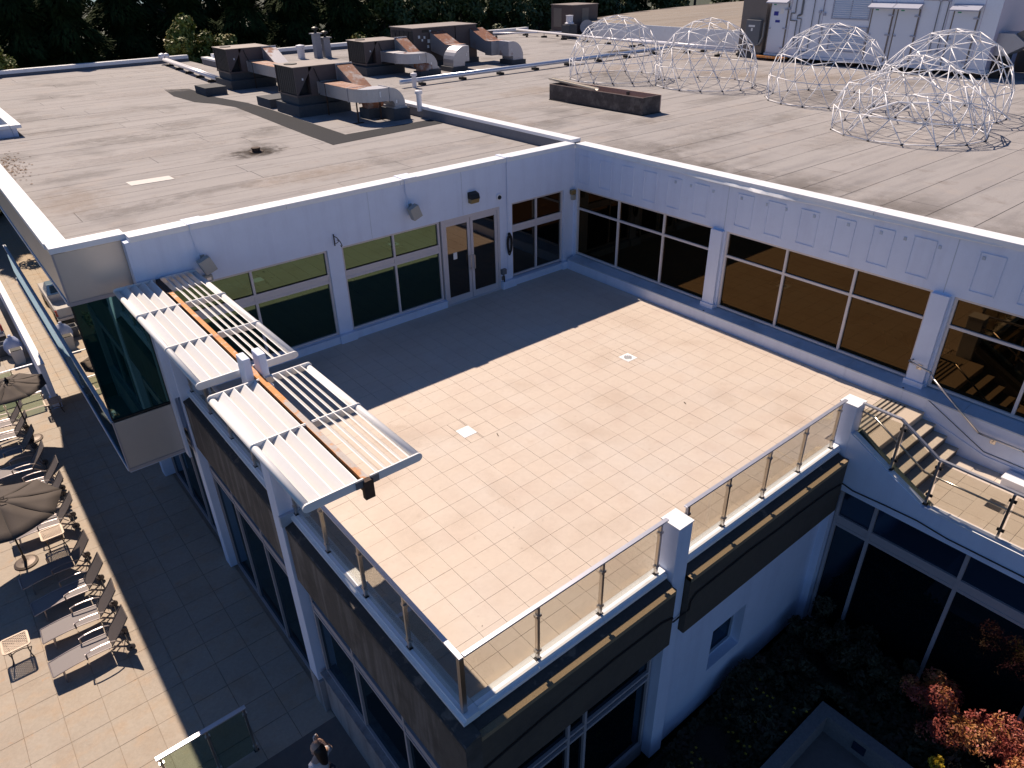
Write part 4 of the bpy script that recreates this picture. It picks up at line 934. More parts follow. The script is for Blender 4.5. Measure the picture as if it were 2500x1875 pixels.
def dome(label,cx,cy,R,rot,hs=1.0,warp=None,drop=None,cut=-.30):
    t=thing('dome_frame',label,'dome frame',(cx,cy,RR),'white geodesic dome frames on the roof')
    keep={}
    c,s=math.cos(rot),math.sin(rot)
    zmin=min(p.z for p in DP if p.z>cut)
    for i,p in enumerate(DP):
        if p.z>cut:
            z=p.z
            if z<-.12: z=-.19
            rr_=math.hypot(p.x,p.y); 
            k=1.0
            if z==-.19: k=math.sqrt(1-z*z)/rr_
            v=Vector(((p.x*c-p.y*s)*k*R,(p.x*s+p.y*c)*k*R,(z+.19)*R*hs+.04))
            if warp: v=warp(v)
            keep[i]=v
    for a,b in DE:
        if a in keep and b in keep:
            p,q=keep[a],keep[b]
            if drop and drop(p,q): continue
            d=q-p; inst('strut',strut_me,t,p,Vector((0,0,1)).rotation_difference(d.normalized()),(1,1,d.length))
    for i,v in keep.items():
        if drop and drop(v,v): continue
        inst('hub',hub_dark if v.z<.1 else hub_me,t,v,Vector((0,0,1)).rotation_difference(Vector((v.x,v.y,max(v.z-.4,.01))).normalized()) if v.z>.1 else None)
    return t
dome('leftmost white dome frame standing behind the plywood trough',-11.95,-9.75,2.24,.2)
dome('second white dome frame from the left near the grey cabinet',-13.05,-5.25,2.24,.9)
dome('third white dome frame, in front of the louvres of the plant room',-13.15,.55,2.26,.5,warp=lambda v:Vector((v.x*1.02,v.y,v.z*(1-.03*v.y))))
dome('tall white dome frame at the right, farther back behind the sagging one',-13.05,4.85,2.26,1.3,warp=lambda v:Vector((v.x,v.y,v.z*(1+.02*v.y))))
d5=dome('sagging half dismantled dome frame at the front right of the group',-9.4,5.6,2.34,.7,hs=.80,warp=lambda v:Vector((v.x+.08*v.z*v.z*.3,v.y,v.z*(1-.10*max(0,v.y-.3))-(.35 if (v.z>1.5 and v.x>0) else 0))),drop=lambda p,q:((p+q)/2).z>1.2 and ((p+q)/2).x>1.0 and ((p+q)/2).y<.9 and ((p+q)/2).y>-1.6)
for p,q in (((.6,1.6,1.55),(.9,2.3,.35)),((.3,1.5,1.6),(.2,2.9,.75)),((1.3,.9,1.3),(1.9,1.75,.05)),((1.0,1.4,1.35),(1.35,2.0,.25)),((-.2,1.7,1.5),(.4,2.5,.2)),((.5,.6,1.62),(1.1,1.8,1.0))):
    p=Vector(p);q=Vector(q); d=q-p; inst('loose_strut',strut_me,d5,p,Vector((0,0,1)).rotation_difference(d.normalized()),(1,1,d.length))
for dd,pts in ((-.3,[(1.35,-1.2,.03),(1.5,-.6,.75),(1.3,.1,1.05),(.8,.8,1.0),(.3,1.5,.6)]),):
    B().path([Vector(p)+Vector((-9.4,5.6,RR)) for p in pts],.03,8).build('bent_tube','dome',d5)
# ================================================================ plant room
pr=thing('plant_room','white metal plant room with doors and louvres behind the right-hand domes','building',(-24.5,-3,RR))
X=-22.8
B().box(-26.2,X,-8.68,2.65,RR+.36,7.6).build('body','unit_white',pr); B().box(-26.2,X-.01,2.652,2.66,RR+.37,7.6).build('end_wall','unit_side',pr)
B().box(-26.2,X+.06,-8.7,2.68,RR+.22,RR+.35).build('base_frame','unit_white',pr)
for y in (-8.4,-6,-3.6,-1.2,1.2,2.3): B().box(-26,X,y-.1,y+.1,RR,RR+.22).build('skid','rustdark',pr)
B().box(X,X+.5,-8.9,-7.2,RR+.14,RR+.24).build('platform','rustbeam',pr)
for y in (-7.45,-5.6,-2.95,-1.98,-.72,.5,1.95): B().box(X,X+.008,y-.012,y+.012,RR+.40,7.6).build('seam','unit_side',pr)
for y0,y1,z0,z1,can in ((-8.62,-7.62,4.15,6.55,1),(-3.0,-2.03,4.12,6.46,1),(-1.76,-.80,4.12,6.46,1),(.78,1.78,4.12,6.46,1)):
    d=B().box(X+.01,X+.05,y0,y1,z0,z1).build('door','door_white',pr)
    B().box(X+.0,X+.065,y1+.003,y1+.05,z0,z1).box(X,X+.065,y0-.05,y0-.003,z0,z1).build('door_jamb','tan',pr)
    for z in (z0+.25,z0+1.2,z1-.3): B().box(X+.05,X+.10,y1-.15,y1+.09,z-.03,z+.03).build('hinge','louvre',d)
    B().box(X+.05,X+.11,y0+.03,y0+.12,z0+1.15,z0+1.21).build('handle','louvre',d)
    B().box(X+.052,X+.056,y0+.12,y0+.28,z1-.10,z1-.05).build('sticker','greendecal',d)
    B().prism([(X,z1+.26),(X+.45,z1+.05),(X+.45,z1+.0),(X,z1+.21)],'y',y0-.12,y1+.12).build('rain_hood','louvre',pr)
for (y0,y1,z0,z1) in ((-5.12,-3.14,5.9,7.2),(-5.05,-3.1,4.43,5.6)):
    f=B().box(X,X+.05,y0,y0+.05,z0,z1).box(X,X+.05,y1-.05,y1,z0,z1).box(X,X+.05,y0+.05,y1-.05,z0,z0+.05).box(X,X+.05,y0+.05,y1-.05,z1-.05,z1).box(X,X+.04,(y0+y1)/2-.02,(y0+y1)/2+.02,z0+.05,z1-.05).build('louvre','louvre',pr)
    z=z0+.08
    while z<z1-.08:
        B().prism([(X+.045,z),(X+.005,z+.05),(X+.005,z+.06),(X+.045,z+.012)],'y',y0+.055,y1-.055).build('slat','unit_white',f); z+=.095
def conduit(pts,r=.02,m='greybox'): return B().path([(X+.06,y,z) for y,z in pts],r,6).build('conduit',m,pr)
for pts,r in (([(-7.16,7.6),(-7.16,6.1),(-7.38,6.1),(-7.38,5.75),(-7.0,5.75),(-7.0,4.5)],.025),([(-6.79,7.6),(-6.79,6.05),(-6.95,6.0)],.05),([(-7.0,6.0),(-7.0,5.85),(-6.75,5.85),(-6.75,4.4)],.02),([(-6.13,7.6),(-6.13,4.3),(-6.6,4.3),(-6.6,4.15)],.02),([(-5.6,7.6),(-5.6,6.2)],.015),([(.05,7.6),(.08,4.77)],.02),([(.44,7.6),(.42,4.74)],.02),([(-.7,6.86),(.45,6.86)],.02),([(-5.75,6.2),(-5.75,5.6),(-5.5,5.5),(-5.45,5.2)],.02),([(-5.5,4.9),(-5.5,4.3),(-5.7,4.2)],.02)): conduit(pts,r)
for y,z in ((-5.75,6.2),(-5.5,6.1),(.08,4.75),(.42,4.72),(-5.5,4.95),(-5.5,4.6),(.06,6.86),(.44,6.86),(-7.55,6.3)): B().box(X+.01,X+.1,y-.06,y+.06,z-.06,z+.06).build('junction_box','louvre',pr)
B().box(X,X+.006,1.12,1.48,4.98,5.12).build('sign','reddecal',pr)
B().box(X+.05,X+.054,-8.42,-8.15,5.95,6.15).build('sign','bluedecal',pr); B().box(X+.05,X+.054,-8.28,-8.0,5.62,5.74).build('sign','bluedecal',pr)
B().box(X+.05,X+.054,-8.05,-7.85,6.05,6.3).build('sign','decal',pr)
t=thing('tan_cabinet','tan metal cabinet at the left end of the white plant room','cabinet',(-23.3,-9.8,RR))
B().box(-24.6,-22.85,-10.5,-8.95,RR+.3,6.9).build('body','tan',t,bevel=.01)
B().box(-24.6,-22.8,-10.45,-9.0,RR,RR+.29).build('plinth','curbblue',t)
t=thing('control_box','dark grey electrical control box on the tan cabinet','electrical box',(-22.7,-9.5,4.4))
B().box(-22.85,-22.6,-9.98,-9.07,4.42,5.70).build('body','greybox',t,bevel=.02); B().box(-22.599,-22.59,-9.8,-9.4,5.35,5.45).build('label','decal',t); B().box(-22.599,-22.59,-9.62,-9.52,5.15,5.3).build('label','decal',t)
B().path([(-22.6,-9.1,4.5),(-22.5,-8.9,4.55),(-22.5,-8.75,4.9),(-22.5,-8.75,5.6)],.05,8).build('conduit','greybox',t)
t=thing('exhaust_hood','dark angular steel exhaust hood at the right end of the plant room','hood',(-23.5,3.0,RR))
B().prism([(2.66,5.6),(3.3,5.6),(3.9,5.2),(3.1,4.7),(2.66,4.7)],'x',-24.6,-23.2).build('hood','galv',t); B().prism([(3.2,5.55),(3.9,5.95),(4.1,5.95),(4.1,5.5),(3.9,5.2)],'x',-24.4,-23.4).build('hood_lip','tan',t); B().box(-24.3,-23.3,2.7,3.1,RR,4.7).build('duct','black',t)
for i,(x,y,w,h,m) in enumerate(((-24.5,4.6,1.2,.5,'tan'),(-24.2,6.4,.9,.35,'pipe'),(-25.2,5.6,.9,.9,'greybox'))):
    t=thing('equipment_box',['low tan equipment box right of the plant room','low white equipment box farther right of the plant room','dark square equipment box behind the tall right dome'][i],'equipment box',(x,y,RR)); B().box(x-w/2,x+w/2,y-w/2,y+w/2,RR+.1,RR+.1+h).build('body',m,t,bevel=.02); B().box(x-w/2-.05,x+w/2+.05,y-w/2,y+w/2,RR,RR+.1).build('base','rustdark',t)
# ================================================================ wall fixtures
def flood(label,x,z,hang=True,tilt=.35):
    t=thing('floodlight',label,'wall light',(x,0,z),'grey tilted floodlights on the left wall')
    b=B(); c=Vector((x,.22,z)); ax=Vector((.85,.3,.35)).normalized(); q=Matrix.Rotation(tilt,3,'Y')
    vs=[]
    for dx,dy,dz in ((-1,-1,-1),(1,-1,-1),(1,1,-1),(-1,1,-1),(-1,-1,1),(1,-1,1),(1,1,1),(-1,1,1)):
        vs.append(c+q@Vector((dx*.14,dy*.10,dz*.17)))
    b.add(vs,[(0,3,2,1),(4,5,6,7),(0,1,5,4),(1,2,6,5),(2,3,7,6),(3,0,4,7)]).build('housing','greycast',t,bevel=.015)
    B().path([(x,.0,z+.12),(x,.10,z+.12),(x,.16,z)],.02,6).box(x-.05,x+.05,0,.02,z+.06,z+.18).build('bracket','greycast',t)
    if hang: B().path([(x+.12,.045,H+.01),(x+.12,.045,3.75),(x+.06,.02,z+.12)],.014,6).box(x-.25,x+.16,-.42,.06,H+.006,H+.018).build('conduit','white',t)
    return t
flood('grey tilted floodlight on the left wall above the double door',6.0,3.08); flood('grey tilted floodlight on the left wall by the sunshades',11.45,3.02)
t=thing('junction_box','small grey box on the left wall below the floodlight by the sunshades','electrical box',(11.45,0,2.6)); B().box(11.36,11.55,0,.13,2.60,2.75).build('body','greycast',t,bevel=.01); B().box(11.40,11.50,.13,.135,2.64,2.70).build('cover','alu',t)
t=thing('wall_lamp','black and amber wall lamp above the double door','wall light',(3.97,0,3.05)); B().prism([(0,3.20),(.16,3.16),(.20,3.05),(.20,3.02),(0,3.02)],'x',3.83,4.12).build('housing','black',t,bevel=.01); B().prism([(.01,3.018),(.19,3.018),(.15,2.90),(.01,2.90)],'x',3.84,4.11).build('lens','lampglass',t)
t=thing('security_camera','small white dome security camera beside the wall lamp','camera',(3.04,0,2.87)); B().tube((3.04,0,2.87),(3.04,.06,2.87),.085,18).build('housing','coping',t,smooth=False); 
b=B(); b.lathe((0,0,0),[(.06,0),(.055,.03),(.035,.055),(.005,.065)],14); b.v=[(3.04+v[0],.06+v[2],2.86+v[1]) for v in b.v]; b.build('lens','black',t,smooth=True)
t=thing('plant_hook','black wrought iron hanging bracket above the white pier','bracket',(8.27,0,2.8)); B().path([(8.27,.02,2.95),(8.27,.02,2.65)],.014,6).path([(8.27,.02,2.90),(8.24,.12,2.88),(8.22,.24,2.80),(8.21,.30,2.72),(8.22,.27,2.68),(8.22,.24,2.71)],.011,6).path([(8.27,.03,2.70),(8.25,.10,2.74),(8.23,.18,2.80),(8.23,.16,2.84),(8.24,.12,2.81)],.009,6).build('scroll','black',t)
t=thing('vertical_conduit','white vertical conduit running down the wall beside the double door','pipe',(2.74,0,2)); B().path([(2.72,.035,3.95),(2.72,.035,2.6),(2.72,.02,2.55),(2.74,.02,.55),(2.88,.02,.53)],.017,6).box(2.62,2.78,-.42,.06,H+.006,H+.02).build('pipe','white',t)
t=thing('coiled_hose','coil of black cable hanging on the pilaster beside the double door','hose',(2.70,0,1.4))
b=B()
for k in range(9):
    ph=random.uniform(-.2,.2); w=random.uniform(.05,.09); h=random.uniform(.22,.34); cz=1.42-random.uniform(0,.08); n=14
    pts=[(2.70+ph*.1+w*math.cos(2*PI*i/n),.04+.008*k,cz+h*math.sin(2*PI*i/n)*(1 if math.sin(2*PI*i/n)>0 else 1.1)) for i in range(n+1)]; b.path(pts,.012,5)
b.build('coil','cable',t); B().box(2.66,2.74,0,.04,1.66,1.72).build('hook','black',t)
t=thing('power_outlet','small dark outlet box with cord low beside the double door','electrical box',(2.93,0,.5)); B().box(2.86,3.02,.0,.10,.48,.64).build('box','greybox',t); B().path([(2.94,.05,.48),(2.95,.09,.3),(2.93,.07,.02)],.02,6).build('cord','cable',t); B().box(2.90,2.99,.0,.06,.28,.40).build('box','tan',t)
t=thing('corner_floodlight','small yellowish grey floodlight in the corner where the two walls meet','wall light',(.1,.1,2.45)); B().box(.05,.22,.03,.14,2.40,2.54).build('head','lampglass',t,bevel=.01); B().box(.04,.16,.02,.12,2.22,2.38).build('bracket','greycast',t)
t=thing('facade_cable','black cable looping along the dark concrete band past the white posts','cable',(8,11.4,-.7))
B().path([(12.66,11.385,-1.0),(12.41,11.385,-.82),(11.34,11.385,-.71),(9.9,11.385,-.63),(8.76,11.385,-.65),(8.48,11.385,-.73),(8.44,11.30,-.95),(8.3,11.29,-1.04),(8.1,11.29,-1.02),(8.04,11.385,-.85),(8.02,11.385,-.66),(7.9,11.385,-.56),(6.4,11.385,-.52),(5.46,11.385,-.56),(4.77,11.385,-.56),(3.69,11.385,-.60),(3.2,11.385,-.68),(3.06,11.33,-.72),(3.06,11.6,-.78),(3.06,12.25,-.74),(3.06,12.88,-.72),(3.06,13.45,-.78),(3.06,16,-.76)],.014,6).build('cable','cable',t)
t=thing('cable_tangle','loose tangle of pale blue wire on the corner of the concrete band','wire',(12.7,10.9,-1.3))
b=B(); p=Vector((12.72,10.85,-1.3))
for k in range(26):
    q=p+Vector((random.gauss(0,.025),random.gauss(0,.05),random.gauss(0,.05))); q.x=max(q.x,12.70); q.y=min(max(q.y,10.7),11.0); q.z=min(max(q.z,-1.42),-1.2); b.tube(p,q,.006,5); p=q
b.build('wire','winspan' if 0 else 'ledge',t)
# ================================================================ pool furniture
def make_lounger():
    t=thing('sun_lounger','x','sun lounger',(0,0,0),'mesh sun loungers in a row on the pool deck')
    def L(b,n,m,**k): return b.build(n,m,t,local=True,**k)
    hw=.25; n=14
    seat=[(1.25-1.25*k/n,.31+.05*math.sin(PI*k/n)+.03*(k/n)) for k in range(n+1)]
    vs=[];fs=[]
    for x,z in seat: vs+=[(x,-hw,z),(x,hw,z),(x,-hw,z-.012),(x,hw,z-.012)]
    for k in range(n): a=4*k; fs+=[(a,a+1,a+5,a+4),(a+2,a+6,a+7,a+3),(a,a+4,a+6,a+2),(a+1,a+3,a+7,a+5)]
    fs+=[(0,2,3,1),(4*n,4*n+1,4*n+3,4*n+2)]
    L(B().add(vs,fs),'seat_sling','sling')
    vs=[];fs=[]; back=[(-.02-.50*k/8-.02*math.sin(PI*k/8),.36+.60*k/8) for k in range(9)]
    for x,z in back: vs+=[(x,-hw,z),(x,hw,z),(x-.012,-hw,z-.006),(x-.012,hw,z-.006)]
    for k in range(8): a=4*k; fs+=[(a,a+1,a+5,a+4),(a+2,a+6,a+7,a+3),(a,a+4,a+6,a+2),(a+1,a+3,a+7,a+5)]
    fs+=[(0,2,3,1),(32,33,35,34)]
    L(B().add(vs,fs),'back_sling','slingdark')
    b=B()
    for s in (-1,1):
        b.path([(x,s*(hw+.018),z) for x,z in seat],.016,6); b.tube((0,s*(hw+.018),.33),(-.36,s*(hw+.018),.12),.016,6)
    b.tube((1.25,-hw,.31),(1.25,hw,.31),.014,6); b.tube((.05,-hw,.30),(.05,hw,.30),.014,6); L(b,'seat_frame','lframe')
    b=B()
    for s in (-1,1): b.path([(x,s*(hw+.018),z) for x,z in back],.015,6)
    b.tube((back[-1][0],-hw-.018,back[-1][1]),(back[-1][0],hw+.018,back[-1][1]),.015,6); b.tube((-.25,-hw,.62),(-.34,-hw,.14),.01,6).tube((-.25,hw,.62),(-.34,hw,.14),.01,6); L(b,'back_frame','slingdark')
    for s in (-1,1):
        L(B().bar((1.02,s*(hw+.01),.34),(1.05,s*(hw+.02),0),.05,.03,up=(1,0,0)),'leg','lframe')
        arm=[(.52,s*(hw+.05),.36),(.52,s*(hw+.05),.54),(.40,s*(hw+.05),.565),(.2,s*(hw+.05),.57),(.0,s*(hw+.05),.55),(-.12,s*(hw+.05),.50),(-.24,s*(hw+.03),.34)]
        b=B()
        for p,q in zip(arm[:-1],arm[1:]): b.bar(p,q,.035,.016)
        L(b,'armrest','lframe')
        L(B().tube((-.36,s*(hw+.045),.10),(-.36,s*(hw+.085),.10),.10,18),'wheel','wheel'); L(B().tube((-.36,s*(hw+.084),.10),(-.36,s*(hw+.09),.10),.03,10),'wheel_hub','black')
        L(B().bar((-.05,s*(hw+.02),.33),(-.36,s*(hw+.04),.10),.03,.035,up=(0,1,0)),'rear_leg','lframe')
    L(B().tube((-.36,-hw-.05,.10),(-.36,hw+.05,.10),.012,6),'axle','black')
    return t
lo=make_lounger()
LN=[(15.95,.87,'sun lounger nearest the camera at the end of the row, fully in the sun'),(15.93,-.27,'second sun lounger from the near end of the row, beside the nearest lounger'),(15.95,-1.47,'third sun lounger from the near end, its seat half in the parasol shadow'),(16.03,-2.68,'fourth sun lounger, all in the shadow of the near parasol behind its round base'),(15.98,-4.86,'sun lounger with glaring seat behind the side table under the near parasol'),(15.98,-6.15,'sun lounger mostly hidden under the near parasol canopy, only its back top showing'),(15.92,-7.15,'sun lounger just beyond the near parasol, its arm rests shining'),(16.1,-8.42,'sun lounger between the two parasols with its back to the parasol shadow'),(16.18,-9.7,'dark shaded sun lounger beside the far parasol base'),(16.2,-10.9,'sun lounger under the near edge of the far parasol'),(16.2,-11.85,'far sun lounger beyond the far parasol pole')]
for k,(x,y,l) in enumerate(LN):
    if k==0: lo.location=(x,y,ZD); lo['label']=l; lo.rotation_euler=(0,0,.02)
    else: dup(lo,(x,y,ZD),l,rz=random.uniform(-.05,.05))
def make_table():
    t=thing('side_table','x','side table',(0,0,0),'lattice topped metal side tables')
    w,d,h=.27,.25,.5; b=B(); r=.05
    pts=[]
    for cx,cy,a0 in ((w-r,d-r,0),(-w+r,d-r,PI/2),(-w+r,-d+r,PI),(w-r,-d+r,1.5*PI)):
        for k in range(5): a=a0+PI/2*k/4; pts.append((cx+r*math.cos(a),cy+r*math.sin(a)))
    pts.append(pts[0])
    for p,q in zip(pts[:-1],pts[1:]): b.bar((*p,h-.01),(*q,h-.01),.045,.025)
    b.build('rim','tabletop',t,local=True)
    b=B()
    k=-.5
    st_=.062
    i=-9
    for s in (-1,1):
        for i in range(-9,10):
            c=i*st_*1.0
            # line y = s*x*.9 + c clipped
            pr_=[]
            for x in (-w+.02,w-.02):
                y=s*x*.85+c
                pr_.append((x,y))
            for y in (-d+.02,d-.02):
                x=(y-c)/(s*.85); pr_.append((x,y))
            ok=[p for p in pr_ if -w+.015<=p[0]<=w-.015 and -d+.015<=p[1]<=d-.015]
            if len(ok)>=2:
                ok.sort(); p,q=ok[0],ok[-1]
                if (Vector(p)-Vector(q)).length>.03: b.bar((*p,h-.012+.001*s),(*q,h-.012+.001*s),.013,.012)
    b.build('lattice','tabletop',t,local=True)
    for s in (-1,1):
        b=B(); b.path([(s*.2,-.17,h-.03),(s*.19,-.12,.34),(s*.17,0,.27),(s*.19,.12,.34),(s*.2,.17,h-.03)],.012,6)
        b.path([(s*.2,-.17,h-.03),(s*.19,-.10,.25),(s*.17,0,.17),(s*.19,.12,.08),(s*.22,.2,0)],.013,6); b.path([(s*.2,.17,h-.03),(s*.19,.10,.25),(s*.17,0,.17),(s*.19,-.12,.08),(s*.22,-.2,0)],.013,6); b.build('leg','bronze',t,local=True)
    B().path([(-.18,0,.17),(-.08,0,.22),(.08,0,.22),(.18,0,.17)],.012,6).build('stretcher','bronze',t,local=True)
    return t
tb=make_table(); tb.location=(17.68,-.34,ZD); tb['label']='lattice side table at the left edge in front of the second lounger'
dup(tb,(16.24,-4.1,ZD),'lattice side table standing under the edge of the near parasol'); dup(tb,(14.76,-12.15,ZD),'lattice side table standing alone beyond the far parasol')
def parasol(label,cx,cy,R,zr,hgt,bx,by,rot=.0,lean=(0,0)):
    t=thing('parasol',label,'parasol',(bx,by,ZD),'taupe parasols on the pool deck')
    top=Vector((cx,cy,zr+hgt)); ring=[Vector((cx+R*math.cos(rot+k*PI/4),cy+R*math.sin(rot+k*PI/4),zr)) for k in range(8)]
    for k in range(8):
        a,b_=ring[k],ring[(k+1)%8]; vs=[top]; n=4
        rows=[[top]]
        for i in range(1,n+1):
            row=[]
            for j in range(i+1):
                p=top.lerp(a,i/n).lerp(top.lerp(b_,i/n),j/i); sag=.05*math.sin(PI*j/i)*(i/n); row.append(p-Vector((0,0,sag*(1 if i<n else .6)+ .04*math.sin(PI*i/n))))
            rows.append(row)
        vs=[];idx=[]
        for row in rows:
            idx.append([len(vs)+q for q in range(len(row))]); vs+=row
        fs=[]
        for i in range(n):
            for j in range(i+1):
                fs.append((idx[i][j],idx[i+1][j],idx[i+1][j+1]))
                if j<i: fs.append((idx[i][j],idx[i+1][j+1],idx[i][j+1]))
        o=B().add(vs,fs).build('canopy_panel','umb',t,smooth=True); md=o.modifiers.new('s','SOLIDIFY'); md.thickness=.008
        B().tube(top-Vector((0,0,.05)),a-Vector((0,0,.02)),.010,5).build('rib','black',t)
    B().lathe(top-Vector((0,0,.02)),[(.06,0),(.07,.05),(.03,.10),(.02,.16)],10).build('finial','black',t)
    for k in range(8):
        a=rot+k*PI/4+.3; B().path([top+Vector((.05*math.cos(a),.05*math.sin(a),.0)),top+Vector((.16*math.cos(a),.16*math.sin(a),-.015)),top+Vector((.24*math.cos(a+.5),.24*math.sin(a+.5),-.06))],.008,5).build('cord','black',t)
    B().tube((bx,by,ZD),top,.024,10).build('pole','black',t)
    B().lathe((bx,by,ZD),[(.30,0),(.30,.03),(.25,.05),(.24,.055),(.10,.075),(.04,.09),(.04,.3)],28).build('base','bronze',t)
    return t
parasol('near taupe parasol over the middle loungers at the left edge',17.02,-3.75,1.42,-3.6,.42,17.05,-3.88,rot=math.radians(2))
parasol('far taupe parasol in front of the white garden wall',15.82,-10.75,1.12,-3.42,.30,15.77,-10.69,rot=math.radians(22))
# white garden wall, bins, steps
t=thing('garden_wall','long white topped wall between the pool deck and the bins at the far left','wall',(14.65,-19,ZD))
B().box(14.56,14.74,-27,-12.6,ZD,-3.72).build('wall','white',t); 
for k in range(5): B().box(14.54,14.76,-12.55-2.9*(k+1),-12.56-2.9*k,-3.72,-3.68).build('coping','coping',t)
B().box(14.50,14.80,-12.95,-12.45,ZD,ZD+.35).build('foot','white',t)
t=thing('rubbish_bin','white square bin under a blue white rubbish bag behind the white wall','bin',(15.1,-17.6,ZD)); B().prism([(14.95,ZD),(15.3,ZD),(15.36,ZD+.6),(14.9,ZD+.6)],'y',-17.8,-17.4).build('body','bin',t); B().box(14.93,15.33,-17.77,-17.43,ZD+.6,ZD+.63).build('rim','dark',t)
o=B().lathe((15.15,-18.4,ZD+.05),[(.1,0),(.30,.1),(.36,.35),(.30,.6),(.16,.78),(.06,.86),(.09,.92)],18).build('rubbish_bag','bag',smooth=True); md=o.modifiers.new('d','DISPLACE'); tx=bpy.data.textures.new('c','CLOUDS'); tx.noise_scale=.25; md.texture=tx; md.strength=.15; tag(o,'puffy blue white rubbish bag behind the white garden wall','bag')
for k,(x,y,s) in enumerate(((15.5,-18.9,.5),(16.0,-18.3,.4),(16.2,-19.2,.5))):
    t=thing('crate',['dark crate stacked behind the rubbish bag','small dark crate left of the rubbish bag','larger dark crate farthest behind the rubbish bag'][k],'crate',(x,y,ZD)); b=B(); b.box(x-s/2,x+s/2,y-s/2,y+s/2,ZD,ZD+.05)
    for a,c_,d_,e in ((x-s/2,x-s/2+.03,y-s/2,y+s/2),(x+s/2-.03,x+s/2,y-s/2,y+s/2),(x-s/2+.03,x+s/2-.03,y-s/2,y-s/2+.03),(x-s/2+.03,x+s/2-.03,y+s/2-.03,y+s/2)): b.box(a,c_,d_,e,ZD+.05,ZD+s)
    b.build('body','greybox',t)
# pickup truck seen mirrored in the bay glass
def pickup(x,y):
    t=thing('parked_pickup','silver blue pickup truck with open bed, seen mirrored in the tall bay glazing','truck',(x,y,ZD))
    def L(b,n,m,p=t,**k): return b.build(n,m,p,local=True,**k)
    L(B().prism([(-2.6,.45),(-2.6,.95),(-1.7,1.08),(-.9,1.12),(-.9,1.05),(2.6,1.05),(2.6,.5)],'x',-.9,.9) if 0 else B().box(-.9,.9,-2.6,-.05,.45,1.08).box(-.9,-.82,-.05,2.5,.45,1.08).box(.82,.9,-.05,2.5,.45,1.08).box(-.82,.82,-.05,2.5,.45,.62),'body','truckw',bevel=.03)
    L(B().add([(-.82,-1.35,1.08),(.82,-1.35,1.08),(.82,.05,1.08),(-.82,.05,1.08),(-.66,-.85,1.68),(.66,-.85,1.68),(.66,-.1,1.68),(-.66,-.1,1.68)],[(0,1,2,3),(7,6,5,4),(0,4,5,1),(1,5,6,2),(2,6,7,3),(3,7,4,0)]),'cab','truck',bevel=.03)
    L(B().add([(-.6,.045,1.18),(.6,.045,1.18),(.55,-.075,1.60),(-.55,-.075,1.60)],[(0,1,2,3)]),'rear_window','carglass')
    d=L(B().box(-.8,.8,2.5,2.56,.62,1.08),'tailgate','truckw'); L(B().box(-.9,.9,2.56,2.68,.42,.56),'bumper','alu')
    for s in (-1,1):
        L(B().box(s*.86-.05,s*.86+.05,2.50,2.575,.68,1.02),'tail_lamp','redlamp')
        for yy in (-1.7,1.6): L(B().tube((s*.78,yy,.36),(s*.93,yy,.36),.36,20),'wheel','dark')
    return t
pickup(15.98,-22.3).scale=(.82,.82,.82)
# ================================================================ person
def skin(name,vs,es,rad,m,parent,sub=2):
    me=bpy.data.meshes.new(name); me.from_pydata(vs,es,[]); o=bpy.data.objects.new(name,me); COL.objects.link(o); o.parent=parent; kid(parent,o)
    md=o.modifiers.new('skin','SKIN'); md.use_smooth_shade=True
    for i,r in enumerate(rad): me.skin_vertices[0].data[i].radius=(r if isinstance(r,tuple) else (r,r))
    me.skin_vertices[0].data[0].use_root=True
    s=o.modifiers.new('sub','SUBSURF'); s.levels=sub; s.render_levels=sub
    me.materials.append(M[m]); return o
pt_=thing('person','person with long dark hair and white top, one hand raised','person',(13.55,7.55,ZD),rz=math.radians(200)); pt_.scale=(1.08,1.08,1.04)
# body (facing local +y)
bv=[(0,0,.92),(0,0,1.08),(0,.0,1.25),(0,.0,1.36),(0,.01,1.44),(0,.02,1.50),
    (.09,0,.88),(.10,.10,.48),(.10,-.02,.10),(.10,.10,.04),(-.09,0,.88),(-.10,-.08,.48),(-.10,-.26,.14),(-.10,-.18,.06),
    (.17,0,1.34),(.30,.04,1.14),(.26,.22,1.30),(-.17,0,1.34),(-.24,-.03,1.08),(-.24,.12,.88),(.22,.26,1.36),(-.24,.17,.82)]
be=[(0,1),(1,2),(2,3),(3,4),(4,5),(0,6),(6,7),(7,8),(8,9),(0,10),(10,11),(11,12),(12,13),(3,14),(14,15),(15,16),(3,17),(17,18),(18,19),(16,20),(19,21)]
br=[(.14,.10),(.12,.09),(.14,.10),(.13,.09),.05,.05,.085,.06,.042,.035,.085,.06,.042,.035,.055,.042,.03,.055,.042,.03,.028,.028]
skin('body',bv,be,br,'skin',pt_)
skin('shirt',[(0,0,.90),(0,0,1.05),(0,0,1.25),(0,0,1.37),(.17,0,1.34),(.27,.03,1.19),(-.17,0,1.34),(-.22,-.02,1.18)],[(0,1),(1,2),(2,3),(3,4),(4,5),(3,6),(6,7)],[(.165,.12),(.14,.11),(.16,.12),(.14,.10),.07,.06,.07,.06],'shirt',pt_)
skin('trousers',[(0,0,.94),(.09,0,.86),(.10,.10,.48),(.10,-.02,.12),(-.09,0,.86),(-.10,-.08,.48),(-.10,-.25,.17)],[(0,1),(1,2),(2,3),(0,4),(4,5),(5,6)],[(.155,.115),.10,.075,.055,.10,.075,.055],'jeans',pt_)
o=B().lathe((0,.02,1.47),[(.03,0),(.075,.03),(.095,.09),(.10,.15),(.085,.21),(.04,.25),(.005,.26)],18).build('head','skin',pt_,smooth=True,local=True)
B().tube((0,.12,1.60),(0,.145,1.575),.014,8).build('nose','skin',o,local=True)
